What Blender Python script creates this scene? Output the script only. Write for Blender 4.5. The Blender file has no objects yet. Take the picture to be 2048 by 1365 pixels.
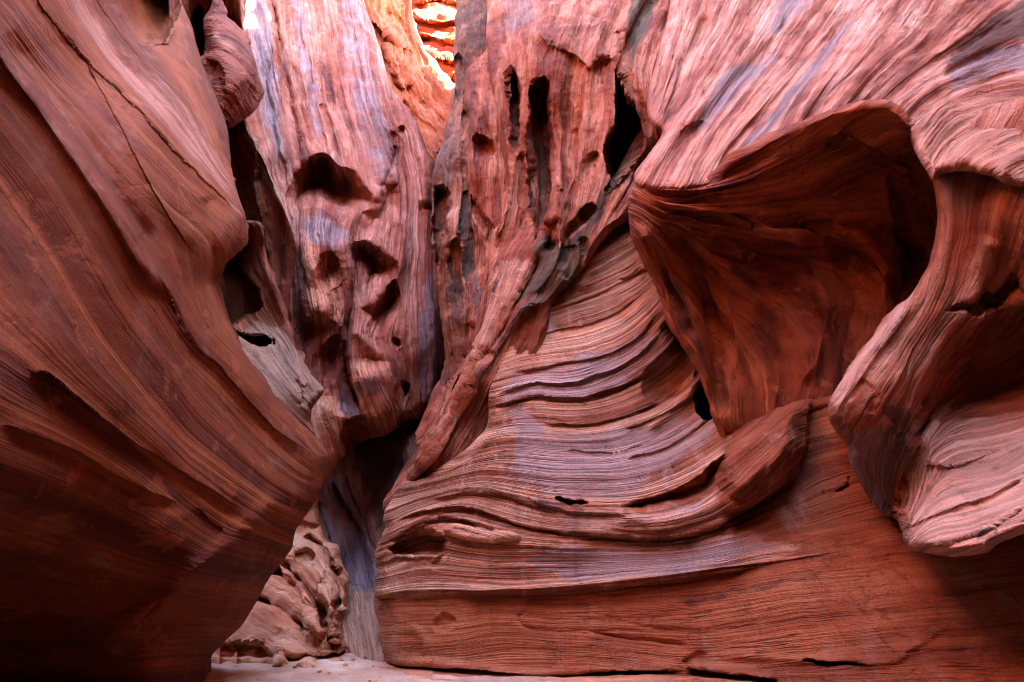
import bpy, math
import numpy as np
from math import radians, sin, cos

# ------------------------------------------------------------------ camera
FPX = 1138.0; PCX = 1024.0; PCY = 682.5; PITCH = radians(20); CAMZ = 1.5
CP, SP = cos(PITCH), sin(PITCH)
f32 = np.float32
CAM = np.array([0, 0, CAMZ])

def at(x, y, Y):
    """a point of the place: seen in direction (x, y), Y metres forward along the canyon"""
    cx = (x - PCX) / FPX; yc = (PCY - y) / FPX
    d = np.maximum(CP - yc * SP, 0.12)
    return np.stack([cx / d * Y, Y + 0 * cx, CAMZ + (yc * CP + SP) / d * Y], -1)

# ------------------------------------------------------------------ noise
_r = np.random.RandomState(7)
_perm = np.concatenate([_r.permutation(256)] * 3).astype(np.int32)
_g = _r.normal(size=(256, 3)); _g = (_g / np.linalg.norm(_g, axis=1)[:, None]).astype(f32)

def perlin(x, y, z):
    x, y, z = [np.asarray(a, f32) for a in (x, y, z)]
    xi = np.floor(x).astype(np.int32); yi = np.floor(y).astype(np.int32); zi = np.floor(z).astype(np.int32)
    xf = x - xi; yf = y - yi; zf = z - zi
    xi &= 255; yi &= 255; zi &= 255
    u = xf * xf * xf * (xf * (xf * 6 - 15) + 10)
    v = yf * yf * yf * (yf * (yf * 6 - 15) + 10)
    w = zf * zf * zf * (zf * (zf * 6 - 15) + 10)
    out = None
    vals = []
    for dx in (0, 1):
        for dy in (0, 1):
            for dz in (0, 1):
                h = _perm[_perm[_perm[xi + dx] + yi + dy] + zi + dz]
                g = _g[h]
                vals.append(g[..., 0] * (xf - dx) + g[..., 1] * (yf - dy) + g[..., 2] * (zf - dz))
    l = lambda a, b, t: a + (b - a) * t
    x00 = l(vals[0], vals[4], u); x01 = l(vals[1], vals[5], u)
    x10 = l(vals[2], vals[6], u); x11 = l(vals[3], vals[7], u)
    return l(l(x00, x10, v), l(x01, x11, v), w) * 1.5

def fbm(p, scale, octs=4, rough=0.5, off=0.0):
    t = 0; a = 1.0; s = scale
    for i in range(octs):
        t = t + a * perlin(p[..., 0] * s + off + 17.3 * i, p[..., 1] * s - off, p[..., 2] * s + 5.1 * i)
        a *= rough; s *= 2.03
    return t

# ------------------------------------------------------------------ curves
def smooth(pts, closed=False, n=6):
    """Catmull-Rom through the points"""
    p = np.array(pts, float)
    if len(p) < 3 and not closed:
        return p
    if closed:
        q = np.concatenate([p[-1:], p, p[:2]])
    else:
        q = np.concatenate([2 * p[:1] - p[1:2], p, 2 * p[-1:] - p[-2:-1]])
    out = []
    t = np.linspace(0, 1, n, endpoint=False)[:, None]
    for i in range(len(q) - 3):
        a, b, c, d = q[i:i + 4]
        # centripetal-ish damping for long neighbours
        m1 = (c - a) * 0.5; m2 = (d - b) * 0.5; L = np.linalg.norm(c - b) + 1e-6
        for m in (m1, m2):
            k = np.linalg.norm(m)
            if k > 1.2 * L: m *= 1.2 * L / k
        h00 = 2 * t**3 - 3 * t**2 + 1; h10 = t**3 - 2 * t**2 + t
        h01 = -2 * t**3 + 3 * t**2; h11 = t**3 - t**2
        out.append(h00 * b + h10 * m1 + h01 * c + h11 * m2)
    out = np.concatenate(out)
    if not closed:
        out = np.concatenate([out, q[-2:-1]])
    return out

def seg_dist(px, py, line, closed=False):
    """distance, signed side, parameter along, nearest point"""
    line = np.asarray(line, float)
    if closed: line = np.concatenate([line, line[:1]])
    best = np.full(px.shape, 1e18); side = np.zeros(px.shape); par = np.zeros(px.shape)
    nx = np.zeros(px.shape); ny = np.zeros(px.shape)
    L = np.concatenate([[0], np.cumsum(np.linalg.norm(np.diff(line, axis=0), axis=1))])
    for i in range(len(line) - 1):
        ax, ay = line[i]; bx, by = line[i + 1]
        ex, ey = bx - ax, by - ay; l2 = ex * ex + ey * ey + 1e-9
        t = np.clip(((px - ax) * ex + (py - ay) * ey) / l2, 0, 1)
        qx = ax + t * ex; qy = ay + t * ey
        d2 = (px - qx)**2 + (py - qy)**2
        m = d2 < best
        best = np.where(m, d2, best)
        side = np.where(m, ex * (py - ay) - ey * (px - ax), side)
        par = np.where(m, (L[i] + t * math.sqrt(l2)) / L[-1], par)
        nx = np.where(m, qx, nx); ny = np.where(m, qy, ny)
    return np.sqrt(best), np.sign(side), par, nx, ny

def inside(px, py, poly):
    c = np.zeros(px.shape, bool)
    p = np.asarray(poly); q = np.roll(p, -1, 0)
    for (ax, ay), (bx, by) in zip(p, q):
        if ay == by: continue
        m = (ay > py) != (by > py)
        c ^= m & (px < (bx - ax) * (py - ay) / (by - ay) + ax)
    return c

def rbf(pts, vals, lam=0.0):
    p = np.array(pts, float) / 500.0; v = np.array(vals, float); n = len(p)
    r = np.linalg.norm(p[:, None] - p[None], axis=-1)
    A = np.zeros((n + 3, n + 3)); A[:n, :n] = -r + 0.0
    A[:n, :n] = r**2 * np.log(np.maximum(r, 1e-9)) + lam * np.eye(n)
    A[:n, n] = 1; A[:n, n + 1:] = p; A[n, :n] = 1; A[n + 1:, :n] = p.T
    w = np.linalg.solve(A, np.concatenate([v, [0, 0, 0]]))
    def ev(px, py):
        x = (px / 500.0).astype(f32); y = (py / 500.0).astype(f32)
        out = w[n] + w[n + 1] * x + w[n + 2] * y
        for i in range(n):
            r2 = (x - f32(p[i, 0]))**2 + (y - f32(p[i, 1]))**2
            out = out + f32(0.5 * w[i]) * r2 * np.log(np.maximum(r2, 1e-12))
        return out
    return ev

def sstep(a, b, x):
    t = np.clip((x - a) / (b - a), 0, 1)
    return t * t * (3 - 2 * t)

# ------------------------------------------------------------------ one rock sheet
def lines_axis(lo, hi, step, f0, f1):
    a = list(np.arange(max(lo, f0), min(hi, f1) + 0.01, step))
    v = (a[0] if a else lo); s = step
    pre = []
    while v > lo:
        s = min(s * 1.25, 30); v -= s; pre.append(v)
    v = a[-1]; s = step; post = []
    while v < hi:
        s = min(s * 1.25, 30); v += s; post.append(v)
    return np.array(pre[::-1] + a + post)

def feature(px, py, Y, f, wob):
    kind = f[0]
    if kind in ('dent', 'bulge', 'scoop'):
        # ('dent', polygon, metres, width_px[, power])
        poly = smooth(f[1], True); amp, w = f[2], f[3]; pw = f[4] if len(f) > 4 else 1.0
        lo = poly.min(0) - 6; hi = poly.max(0) + 6
        m = (px > lo[0]) & (px < hi[0]) & (py > lo[1]) & (py < hi[1])
        if not m.any(): return Y
        x = px[m] + wob[0][m]; y = py[m] + wob[1][m]
        d = seg_dist(x, y, poly, True)[0] * np.where(inside(x, y, poly), 1, 0)
        if kind == 'scoop':      # sharp upper lip, gentle lower slope
            w = w * (.8 + 2.2 * np.clip((y - lo[1]) / (hi[1] - lo[1]), 0, 1)**1.5)
        t = np.clip(d / w, 0, 1)
        if kind == 'bulge': t = t * t * (3 - 2 * t)
        p = (1 - (1 - t)**2)**pw
        if kind == 'scoop': p = .5 * p + .5 * t * t * (3 - 2 * t)
        Y = Y.copy(); Y[m] += amp * p * (-1 if kind == 'bulge' else 1)
        return Y
    line = smooth(f[1]); amp, w = f[2], f[3]
    R = w * 5 + 5
    lo = line.min(0) - R; hi = line.max(0) + R
    m = (px > lo[0]) & (px < hi[0]) & (py > lo[1]) & (py < hi[1])
    if not m.any(): return Y
    x = px[m] + wob[0][m] * .5; y = py[m] + wob[1][m] * .5
    d, sd, par, _, _ = seg_dist(x, y, line)
    taper = sstep(0, .12, par) * sstep(1, .88, par)
    if kind == 'ridge':      # rounded spine towards the viewer
        v = -amp * np.exp(-(d / w)**2)
    elif kind == 'groove':
        v = amp * np.exp(-np.abs(d / w)**1.3)
    elif kind == 'step':     # lip: the side on the right of the line's direction steps back, then recovers
        soft = f[4] if len(f) > 4 else max(2.0, .08 * w)
        v = amp * np.where(sd > 0, 1 - np.exp(-(d / soft)**2), 0) * np.exp(-d / w) - .35 * abs(amp) * np.exp(-(d / (.6 * w))**2) * (sd <= 0)
    Y = Y.copy(); Y[m] += v * taper
    return Y

def rock(name, outline, depth, flows, feats=(), roll=(30, .6), step=2.0, strata=(), rough=(.05, .7), mat=None,
         stains_light=(), skirt=2.5, edge_noise=3.0, slam=0.01, dlam=0.0, parent=None, extra=None, seed=0.0, wobble=1.0):
    poly = smooth(outline, True, 5)
    # natural wobble of the outline
    k = np.arange(len(poly))
    poly = poly + edge_noise * np.stack([perlin(poly[:, 0] / 23, poly[:, 1] / 23, poly[:, 0] * 0 + seed + .5),
                                         perlin(poly[:, 0] / 23, poly[:, 1] / 23, poly[:, 0] * 0 + seed + 9.5)], -1)
    lo = poly.min(0); hi = poly.max(0)
    xs = lines_axis(lo[0] - 2, hi[0] + 2, step, -30, 2078); ys = lines_axis(lo[1] - 2, hi[1] + 2, step, -30, 1395)
    gx, gy = np.meshgrid(xs, ys)
    ins = inside(gx, gy, poly)
    # cells with any corner inside
    cell = ins[:-1, :-1] | ins[1:, :-1] | ins[:-1, 1:] | ins[1:, 1:]
    use = np.zeros_like(ins)
    use[:-1, :-1] |= cell; use[1:, :-1] |= cell; use[:-1, 1:] |= cell; use[1:, 1:] |= cell
    idx = np.full(ins.shape, -1); idx[use] = np.arange(use.sum())
    px = gx[use].astype(float); py = gy[use].astype(float)
    d_out, _, _, qx, qy = seg_dist(px, py, poly, True)
    o = ~ins[use]
    px = np.where(o, qx, px); py = np.where(o, qy, py)
    d_out = np.where(o, 0, d_out)
    # base shape
    dp = np.array(depth, float)
    Y = rbf(dp[:, :2], dp[:, 2], dlam)(px, py).astype(float)
    wx = 6 * perlin(px / 45, py / 45, px * 0 + 3.3 + seed) + 2.5 * perlin(px / 14, py / 14, px * 0 + 1.3 + seed)
    wy = 6 * perlin(px / 45, py / 45, px * 0 + 7.3 + seed) + 2.5 * perlin(px / 14, py / 14, px * 0 + 5.3 + seed)
    for f in feats:
        Y = feature(px, py, Y, f, (wx, wy))
    if roll:
        t = np.clip(d_out / roll[0], 0, 1)
        Y = Y + roll[1] * (1 - np.sqrt(np.clip(1 - (1 - t)**2, 0, 1)))
    Y = np.maximum(Y, .8)
    # bedding coordinate
    fp = []; fv = []
    for v, ln in flows:
        q = smooth(ln, False, 3)
        fp += list(q); fv += [v] * len(q)
    s = rbf(fp, fv, slam)(px, py).astype(float)
    P = at(px, py, Y)
    # normals on the grid
    G = np.zeros(ins.shape + (3,)); G[use] = P
    def grad(ax):
        a = np.roll(G, -1, ax); b = np.roll(G, 1, ax)
        ua = np.roll(use, -1, ax); ub = np.roll(use, 1, ax)
        return np.where(ua[..., None], a, G) - np.where(ub[..., None], b, G)
    N = np.cross(grad(0), grad(1))[use]
    N /= np.linalg.norm(N, axis=1)[:, None] + 1e-9
    flip = ((CAM - P) * N).sum(1) < 0
    N[flip] *= -1
    q = P * .35
    disp = rough[0] * fbm(P, rough[1], 5, .5, seed)
    edge = sstep(0, 10, d_out) * .8 + .2
    wob = wobble * 3.0 * fbm(P, .9, 3, .5, seed + 3)
    for (sc, amp, ka, *gw) in strata:
        gw = gw[0] if gw else .75
        n = perlin(P[:, 0] * ka + seed, (P[:, 1] + P[:, 2]) * ka, (s + wob * min(sc / 14, 1)) / sc)
        gate = .55 + .9 * perlin(P[:, 0] * .6 + 9, P[:, 1] * .6 + seed, P[:, 2] * .6 + s / (sc * 6))
        gr = np.exp(-(n / .13)**2)
        disp = disp + amp * np.clip(gate, .1, 1.4) * (1.0 * n - gw * gr)
    P = P + N * (disp * edge)[:, None]
    st = np.zeros((len(px), 4))
    for (ch, pg, soft, strength) in stains_light:  # mineral stains, plus patches of painted light and shade
        pg = smooth(pg, True)
        a = px + wx * 1.5; b = py + wy * 1.5
        d = seg_dist(a, b, pg, True)[0] * np.where(inside(a, b, pg), 1, -1)
        st[:, 'vdpg'.index(ch)] = np.maximum(st[:, 'vdpg'.index(ch)], strength * sstep(-soft, soft, d))
    # faces
    ci, cj = np.nonzero(cell)
    Q = np.stack([idx[ci, cj], idx[ci + 1, cj], idx[ci + 1, cj + 1], idx[ci, cj + 1]], 1)
    # thickness: the rim is carried back into the rock
    e = np.concatenate([Q[:, [0, 1]], Q[:, [1, 2]], Q[:, [2, 3]], Q[:, [3, 0]]])
    key = np.minimum(e[:, 0], e[:, 1]).astype(np.int64) * (len(px) + 1) + np.maximum(e[:, 0], e[:, 1])
    u, inv, cnt = np.unique(key, return_inverse=True, return_counts=True)
    be = e[cnt[inv] == 1]
    bv = np.unique(be)
    V = [P]; S = [s]; T = [st]; F = [Q]
    prev = {int(b): int(b) for b in bv}
    base = len(px)
    c0 = P.mean(0)
    Pb = P[bv]; dirv = Pb - CAM; dirv /= np.linalg.norm(dirv, axis=1)[:, None]
    dirm = dirv
    remap_prev = np.full(len(px), -1); remap_prev[bv] = bv
    for ring, (b, sh) in enumerate(((.06, 0), (.3, .01), (1.0, .03), (2.2, .07))):
        nb = Pb + dirm * (b * skirt / 2.2) + (c0 - Pb) * sh + (0 if ring < 2 else 1) * .15 * fbm(Pb, .8, 3)[:, None] * np.array([1, 1, 1])
        rm = np.full(len(px), -1); rm[bv] = base + np.arange(len(bv)); base += len(bv)
        V.append(nb); S.append(s[bv] + b * 20); T.append(st[bv])
        F.append(np.stack([remap_prev[be[:, 1]], remap_prev[be[:, 0]], rm[be[:, 0]], rm[be[:, 1]]], 1))
        remap_prev = rm
    V = np.concatenate(V); S = np.concatenate(S); T = np.concatenate(T); F = np.concatenate(F)
    if extra is not None:
        V, S, T, F = extra(V, S, T, F)
    return make_mesh(name, V, F, S, T, mat, parent)

def make_mesh(name, V, F, S=None, T=None, mat=None, parent=None):
    org = np.array([V[:, 0].mean(), V[:, 1].mean(), max(V[:, 2].min(), 0)]) if parent is None else np.array(parent.location)
    me = bpy.data.meshes.new(name)
    me.vertices.add(len(V)); me.vertices.foreach_set('co', (V - org).astype(f32).ravel())
    n = len(F)
    me.loops.add(n * 4); me.loops.foreach_set('vertex_index', F.astype(np.int32).ravel())
    me.polygons.add(n); me.polygons.foreach_set('loop_start', np.arange(0, n * 4, 4, dtype=np.int32))
    me.polygons.foreach_set('use_smooth', np.ones(n, bool))
    if S is not None:
        a = me.attributes.new('bedding', 'FLOAT', 'POINT'); a.data.foreach_set('value', S.astype(f32))
    if T is not None:
        a = me.attributes.new('stain_light', 'FLOAT_COLOR', 'POINT'); a.data.foreach_set('color', T.astype(f32).ravel())
    me.update(calc_edges=True); me.validate()
    if mat: me.materials.append(mat)
    ob = bpy.data.objects.new(name, me)
    bpy.context.scene.collection.objects.link(ob)
    if parent is None: ob.location = org
    else: ob.parent = parent
    return ob

def tag(o, label=None, cat=None, group=None, kind=None):
    if label: o['label'] = label
    if cat: o['category'] = cat
    if group: o['group'] = group
    if kind or label: o['kind'] = kind or 'thing'
    return o

def empty(name, loc):
    o = bpy.data.objects.new(name, None); bpy.context.scene.collection.objects.link(o); o.location = loc
    return o

# ------------------------------------------------------------------ materials
class NT:
    def __init__(s, t): s.t = t; s.n = t.nodes; s.l = t.links
    def add(s, typ, **k):
        nd = s.n.new(typ)
        for a, b in k.items():
            if a == 'ins':
                for i, v in b.items():
                    if hasattr(v, 'is_output') or isinstance(v, bpy.types.NodeSocket): s.l.new(v, nd.inputs[i])
                    else: nd.inputs[i].default_value = v
            else: setattr(nd, a, b)
        return nd
    def math(s, op, a, b=0.0, c=0.0, clamp=False):
        return s.add('ShaderNodeMath', operation=op, use_clamp=clamp, ins={0: a, 1: b, 2: c}).outputs[0]
    def mix(s, f, a, b, mode='MIX'):
        nd = s.add('ShaderNodeMix', data_type='RGBA', blend_type=mode, ins={0: f, 6: a, 7: b})
        return nd.outputs[2]
    def ramp(s, f, stops, interp='LINEAR'):
        nd = s.add('ShaderNodeValToRGB', ins={0: f}); cr = nd.color_ramp; cr.interpolation = interp
        while len(cr.elements) < len(stops): cr.elements.new(0.5)
        for e, (p, c) in zip(cr.elements, stops):
            e.position = p; e.color = (*c, 1) if len(c) == 3 else c
        return nd.outputs[0]
    def noise(s, vec, scale, detail=4, rough=.55, dist=0.0):
        return s.add('ShaderNodeTexNoise', ins={'Vector': vec, 'Scale': scale, 'Detail': detail, 'Roughness': rough, 'Distortion': dist}).outputs[0]
    def smooth(s, f, a, b):
        return s.add('ShaderNodeMapRange', interpolation_type='SMOOTHSTEP', ins={0: f, 1: a, 2: b, 3: 0.0, 4: 1.0}).outputs[0]

def sandstone(name, c_dark, c_mid, c_light, varnish=(.25, .22, .27), dark=(.06, .035, .03), pale=(.62, .40, .32), green=(.13, .115, .08),
              band=34., lam=7., along=.35, grain=1.0, bump=1.35, lam_c=.5, spread=1.0, streak=0.0, fresh=.35, warp=.3, pits=.5):
    m = bpy.data.materials.new(name); m.use_nodes = True
    t = NT(m.node_tree); t.n.clear()
    out = t.add('ShaderNodeOutputMaterial'); bs = t.add('ShaderNodeBsdfPrincipled')
    t.l.new(bs.outputs[0], out.inputs[0])
    pos = t.add('ShaderNodeNewGeometry').outputs['Position']
    s = t.add('ShaderNodeAttribute', attribute_name='bedding').outputs['Fac']
    stn = t.add('ShaderNodeAttribute', attribute_name='stain_light')
    sep = t.add('ShaderNodeSeparateXYZ', ins={0: pos})
    x, y, z = sep.outputs
    sw = t.math('ADD', s, t.math('MULTIPLY', t.math('SUBTRACT', t.noise(pos, .7, 3), .5), band * warp))
    def flow(per, al):
        return t.add('ShaderNodeCombineXYZ', ins={0: t.math('MULTIPLY', x, al), 1: t.math('MULTIPLY', t.math('ADD', y, z), al), 2: t.math('DIVIDE', sw, per)}).outputs[0]
    n1 = t.noise(flow(band, along), 1.0, 3, .6)
    n2 = t.noise(flow(lam, along * 1.8), 1.0, 3, .6)
    n3 = t.noise(flow(lam * .42, along * 6), 1.0, 2, .6)
    blot = t.noise(pos, 1.3, 6, .62)
    f = t.math('ADD', t.math('MULTIPLY', n1, .75), t.math('MULTIPLY', blot, .25))
    w = .16 * spread
    col = t.ramp(f, [(.5 - w, c_dark), (.5, c_mid), (.5 + w, c_light)])
    # thin laminae: darker iron-rich and lighter sand
    lamf = t.smooth(n2, .36, .64)
    gate = t.smooth(t.noise(pos, .55, 3, .5), .32, .62)
    col = t.mix(t.math('MULTIPLY', t.math('MULTIPLY_ADD', gate, .8, .2), lam_c), col, t.mix(1.0, col, t.ramp(lamf, [(0, (.42, .38, .38)), (.55, (1, 1, 1)), (1, (1.35, 1.3, 1.28))]), 'MULTIPLY'))
    col = t.mix(.2 + .5 * lam_c, col, t.mix(1.0, col, t.ramp(n3, [(.3, (.62, .6, .6)), (.5, (1, 1, 1)), (.7, (1.25, 1.25, 1.25))]), 'MULTIPLY'))
    # small elongated pits and cracks along the bedding
    pt = t.noise(flow(lam * .8, along * 9), 1.0, 2, .5)
    pm = t.math('MULTIPLY', t.smooth(pt, .60, .70), t.smooth(t.noise(pos, .9, 3, .5), .42, .6))
    col = t.mix(t.math('MULTIPLY', pm, pits), col, (c_dark[0] * .35, c_dark[1] * .3, c_dark[2] * .3, 1))
    # weathered patches where the skin flaked off to fresh orange
    fl = t.noise(pos, 2.3, 8, .68, .4)
    col = t.mix(t.math('MULTIPLY', t.smooth(fl, .56, .63), fresh), col, (.46, .17, .075, 1))
    col = t.mix(t.math('MULTIPLY', t.smooth(t.noise(pos, 3.7, 7, .7, .3), .60, .68), .5), col, (c_dark[0] * .5, c_dark[1] * .5, c_dark[2] * .5, 1))
    sc = t.add('ShaderNodeSeparateColor', ins={0: stn.outputs['Color']})
    pn = t.math('MULTIPLY', t.math('SUBTRACT', t.noise(pos, 2.0, 7, .65), .5), 1.6)
    ln = t.math('MULTIPLY', t.math('SUBTRACT', n2, .5), .9)
    def stain_light(mask, c, cur, lo=.3, hi=.7, amt=.9):
        f = t.smooth(t.math('ADD', t.math('ADD', mask, t.math('MULTIPLY', pn, t.math('MINIMUM', t.math('MULTIPLY', mask, 3.0), .6))), t.math('MULTIPLY', ln, t.math('MULTIPLY', mask, .7))), lo, hi)
        return t.mix(t.math('MULTIPLY', f, amt), cur, c)
    lamv = t.ramp(lamf, [(0, (.62, .6, .6)), (1, (1.18, 1.18, 1.18))])
    col = stain_light(sc.outputs[2], t.mix(1.0, (*pale, 1), lamv, 'MULTIPLY'), col)
    col = stain_light(sc.outputs[0], t.mix(1.0, (*varnish, 1), lamv, 'MULTIPLY'), col, amt=.85)
    col = stain_light(stn.outputs['Alpha'], t.mix(1.0, (*green, 1), lamv, 'MULTIPLY'), col)
    col = stain_light(sc.outputs[1], (*dark, 1), col, amt=.85)
    if streak:
        # water runs: vertical mineral streaks
        vx = t.add('ShaderNodeCombineXYZ', ins={0: t.math('MULTIPLY', x, 4.2), 1: t.math('MULTIPLY', y, 2.0), 2: t.math('MULTIPLY', z, .3)}).outputs[0]
        sn = t.noise(vx, 1.0, 4, .6)
        col = t.mix(t.math('MULTIPLY', t.smooth(sn, .52, .82), streak), col, (.66, .58, .58, 1))
        col = t.mix(t.math('MULTIPLY', t.smooth(sn, .42, .28), streak * .4), col, (.12, .07, .065, 1))
    # sand grains and pits
    gr = t.noise(pos, 55.0, 3, .7)
    col = t.mix(.6 * grain, col, t.mix(1.0, col, t.ramp(gr, [(.3, (.6, .58, .58)), (.5, (1, 1, 1)), (.7, (1.35, 1.35, 1.35))]), 'MULTIPLY'))
    col = t.mix(1.0, col, (.80, .555, .42, 1), 'MULTIPLY')
    t.l.new(col, bs.inputs['Base Color'])
    bs.inputs['Roughness'].default_value = .82
    bs.inputs['Specular IOR Level'].default_value = .25
    h = t.math('MULTIPLY', n2, t.math('MULTIPLY_ADD', gate, .45, .12))
    h = t.math('ADD', h, t.math('MULTIPLY', n3, .35))
    h = t.math('ADD', h, t.math('MULTIPLY', t.noise(pos, 9.0, 6, .65), .35))
    h = t.math('ADD', h, t.math('MULTIPLY', gr, .06))
    h = t.math('ADD', h, t.math('MULTIPLY', pm, -.45 * pits))
    h = t.math('ADD', h, t.math('MULTIPLY', t.smooth(fl, .56, .60), -.10))
    b = t.add('ShaderNodeBump', ins={'Strength': 1.0, 'Distance': .075 * bump, 'Height': h})
    t.l.new(b.outputs[0], bs.inputs['Normal'])
    return m

# ================================================================== the place
scene = bpy.context.scene
STEP = 2.0

ORANGE = dict(c_dark=(.20, .055, .025), c_mid=(.36, .125, .06), c_light=(.50, .23, .135))
PINK = dict(c_dark=(.24, .085, .05), c_mid=(.42, .20, .135), c_light=(.58, .36, .28))
M_near = sandstone('near_wall_sandstone', (.11, .022, .006), (.225, .062, .015), (.34, .118, .04), pale=(.46, .27, .235), warp=.08, band=46, lam=9, along=.12, fresh=.4, lam_c=.2, bump=.6, streak=.2, pits=.3, spread=0.75)
M_fin = sandstone('fin_sandstone', (.13, .03, .015), (.24, .07, .034), (.38, .17, .105), varnish=(.40, .30, .25), band=30, lam=6)
M_pale = sandstone('tall_wall_sandstone', (.22, .058, .038), (.39, .15, .115), (.52, .28, .25), varnish=(.32, .285, .39), band=40, lam=6, along=.16, fresh=.4, lam_c=.8, spread=0.62, pale=(.68, .36, .25))
M_far = sandstone('far_cliff_sandstone', (.26, .055, .018), (.40, .105, .036), (.50, .20, .095), band=26, lam=9, along=.3)
M_col = sandstone('dark_column_sandstone', (.13, .06, .04), (.27, .13, .085), (.45, .27, .19), varnish=(.20, .17, .17), band=30, lam=7)
M_hang = sandstone('fluted_wall_sandstone', (.19, .05, .025), (.34, .115, .062), (.52, .27, .19), varnish=(.22, .18, .2), band=34, lam=8, fresh=.3, spread=0.60)
M_band = sandstone('banded_wall_sandstone', (.25, .09, .05), (.60, .36, .26), (.76, .58, .48), varnish=(.52, .48, .56), band=30, lam=5, along=.08, lam_c=.9, streak=.75, pits=.7, green=(.36, .125, .055), fresh=.25, spread=0.62)
M_base = sandstone('base_course_sandstone', (.26, .08, .034), (.44, .175, .085), (.56, .27, .155), varnish=(.27, .25, .31), band=46, lam=8, along=.22, lam_c=.18, streak=.3, fresh=.15, spread=0.70)
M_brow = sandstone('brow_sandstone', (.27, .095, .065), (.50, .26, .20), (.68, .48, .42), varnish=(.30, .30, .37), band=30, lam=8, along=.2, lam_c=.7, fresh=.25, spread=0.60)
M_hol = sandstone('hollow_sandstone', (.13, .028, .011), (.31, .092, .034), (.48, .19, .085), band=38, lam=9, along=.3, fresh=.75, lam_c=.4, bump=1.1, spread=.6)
M_col2 = sandstone('spur_sandstone', (.24, .075, .035), (.40, .165, .09), (.58, .36, .29), varnish=(.27, .23, .27), band=34, lam=7, along=.25, spread=0.65, pale=(.74, .53, .47))
M_back = sandstone('back_wall_sandstone', (.18, .07, .055), (.32, .17, .15), (.46, .29, .27), varnish=(.29, .25, .36), band=40, lam=9, along=.2)
M_but = sandstone('buttress_sandstone', (.48, .17, .09), (.74, .37, .235), (.88, .60, .46), band=34, lam=8, along=.2, lam_c=.6, fresh=.2)
M_bed = sandstone('unseen_wall_sandstone', (.25, .09, .045), (.40, .17, .09), (.52, .28, .18), band=3, lam=.6, along=.3)

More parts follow.
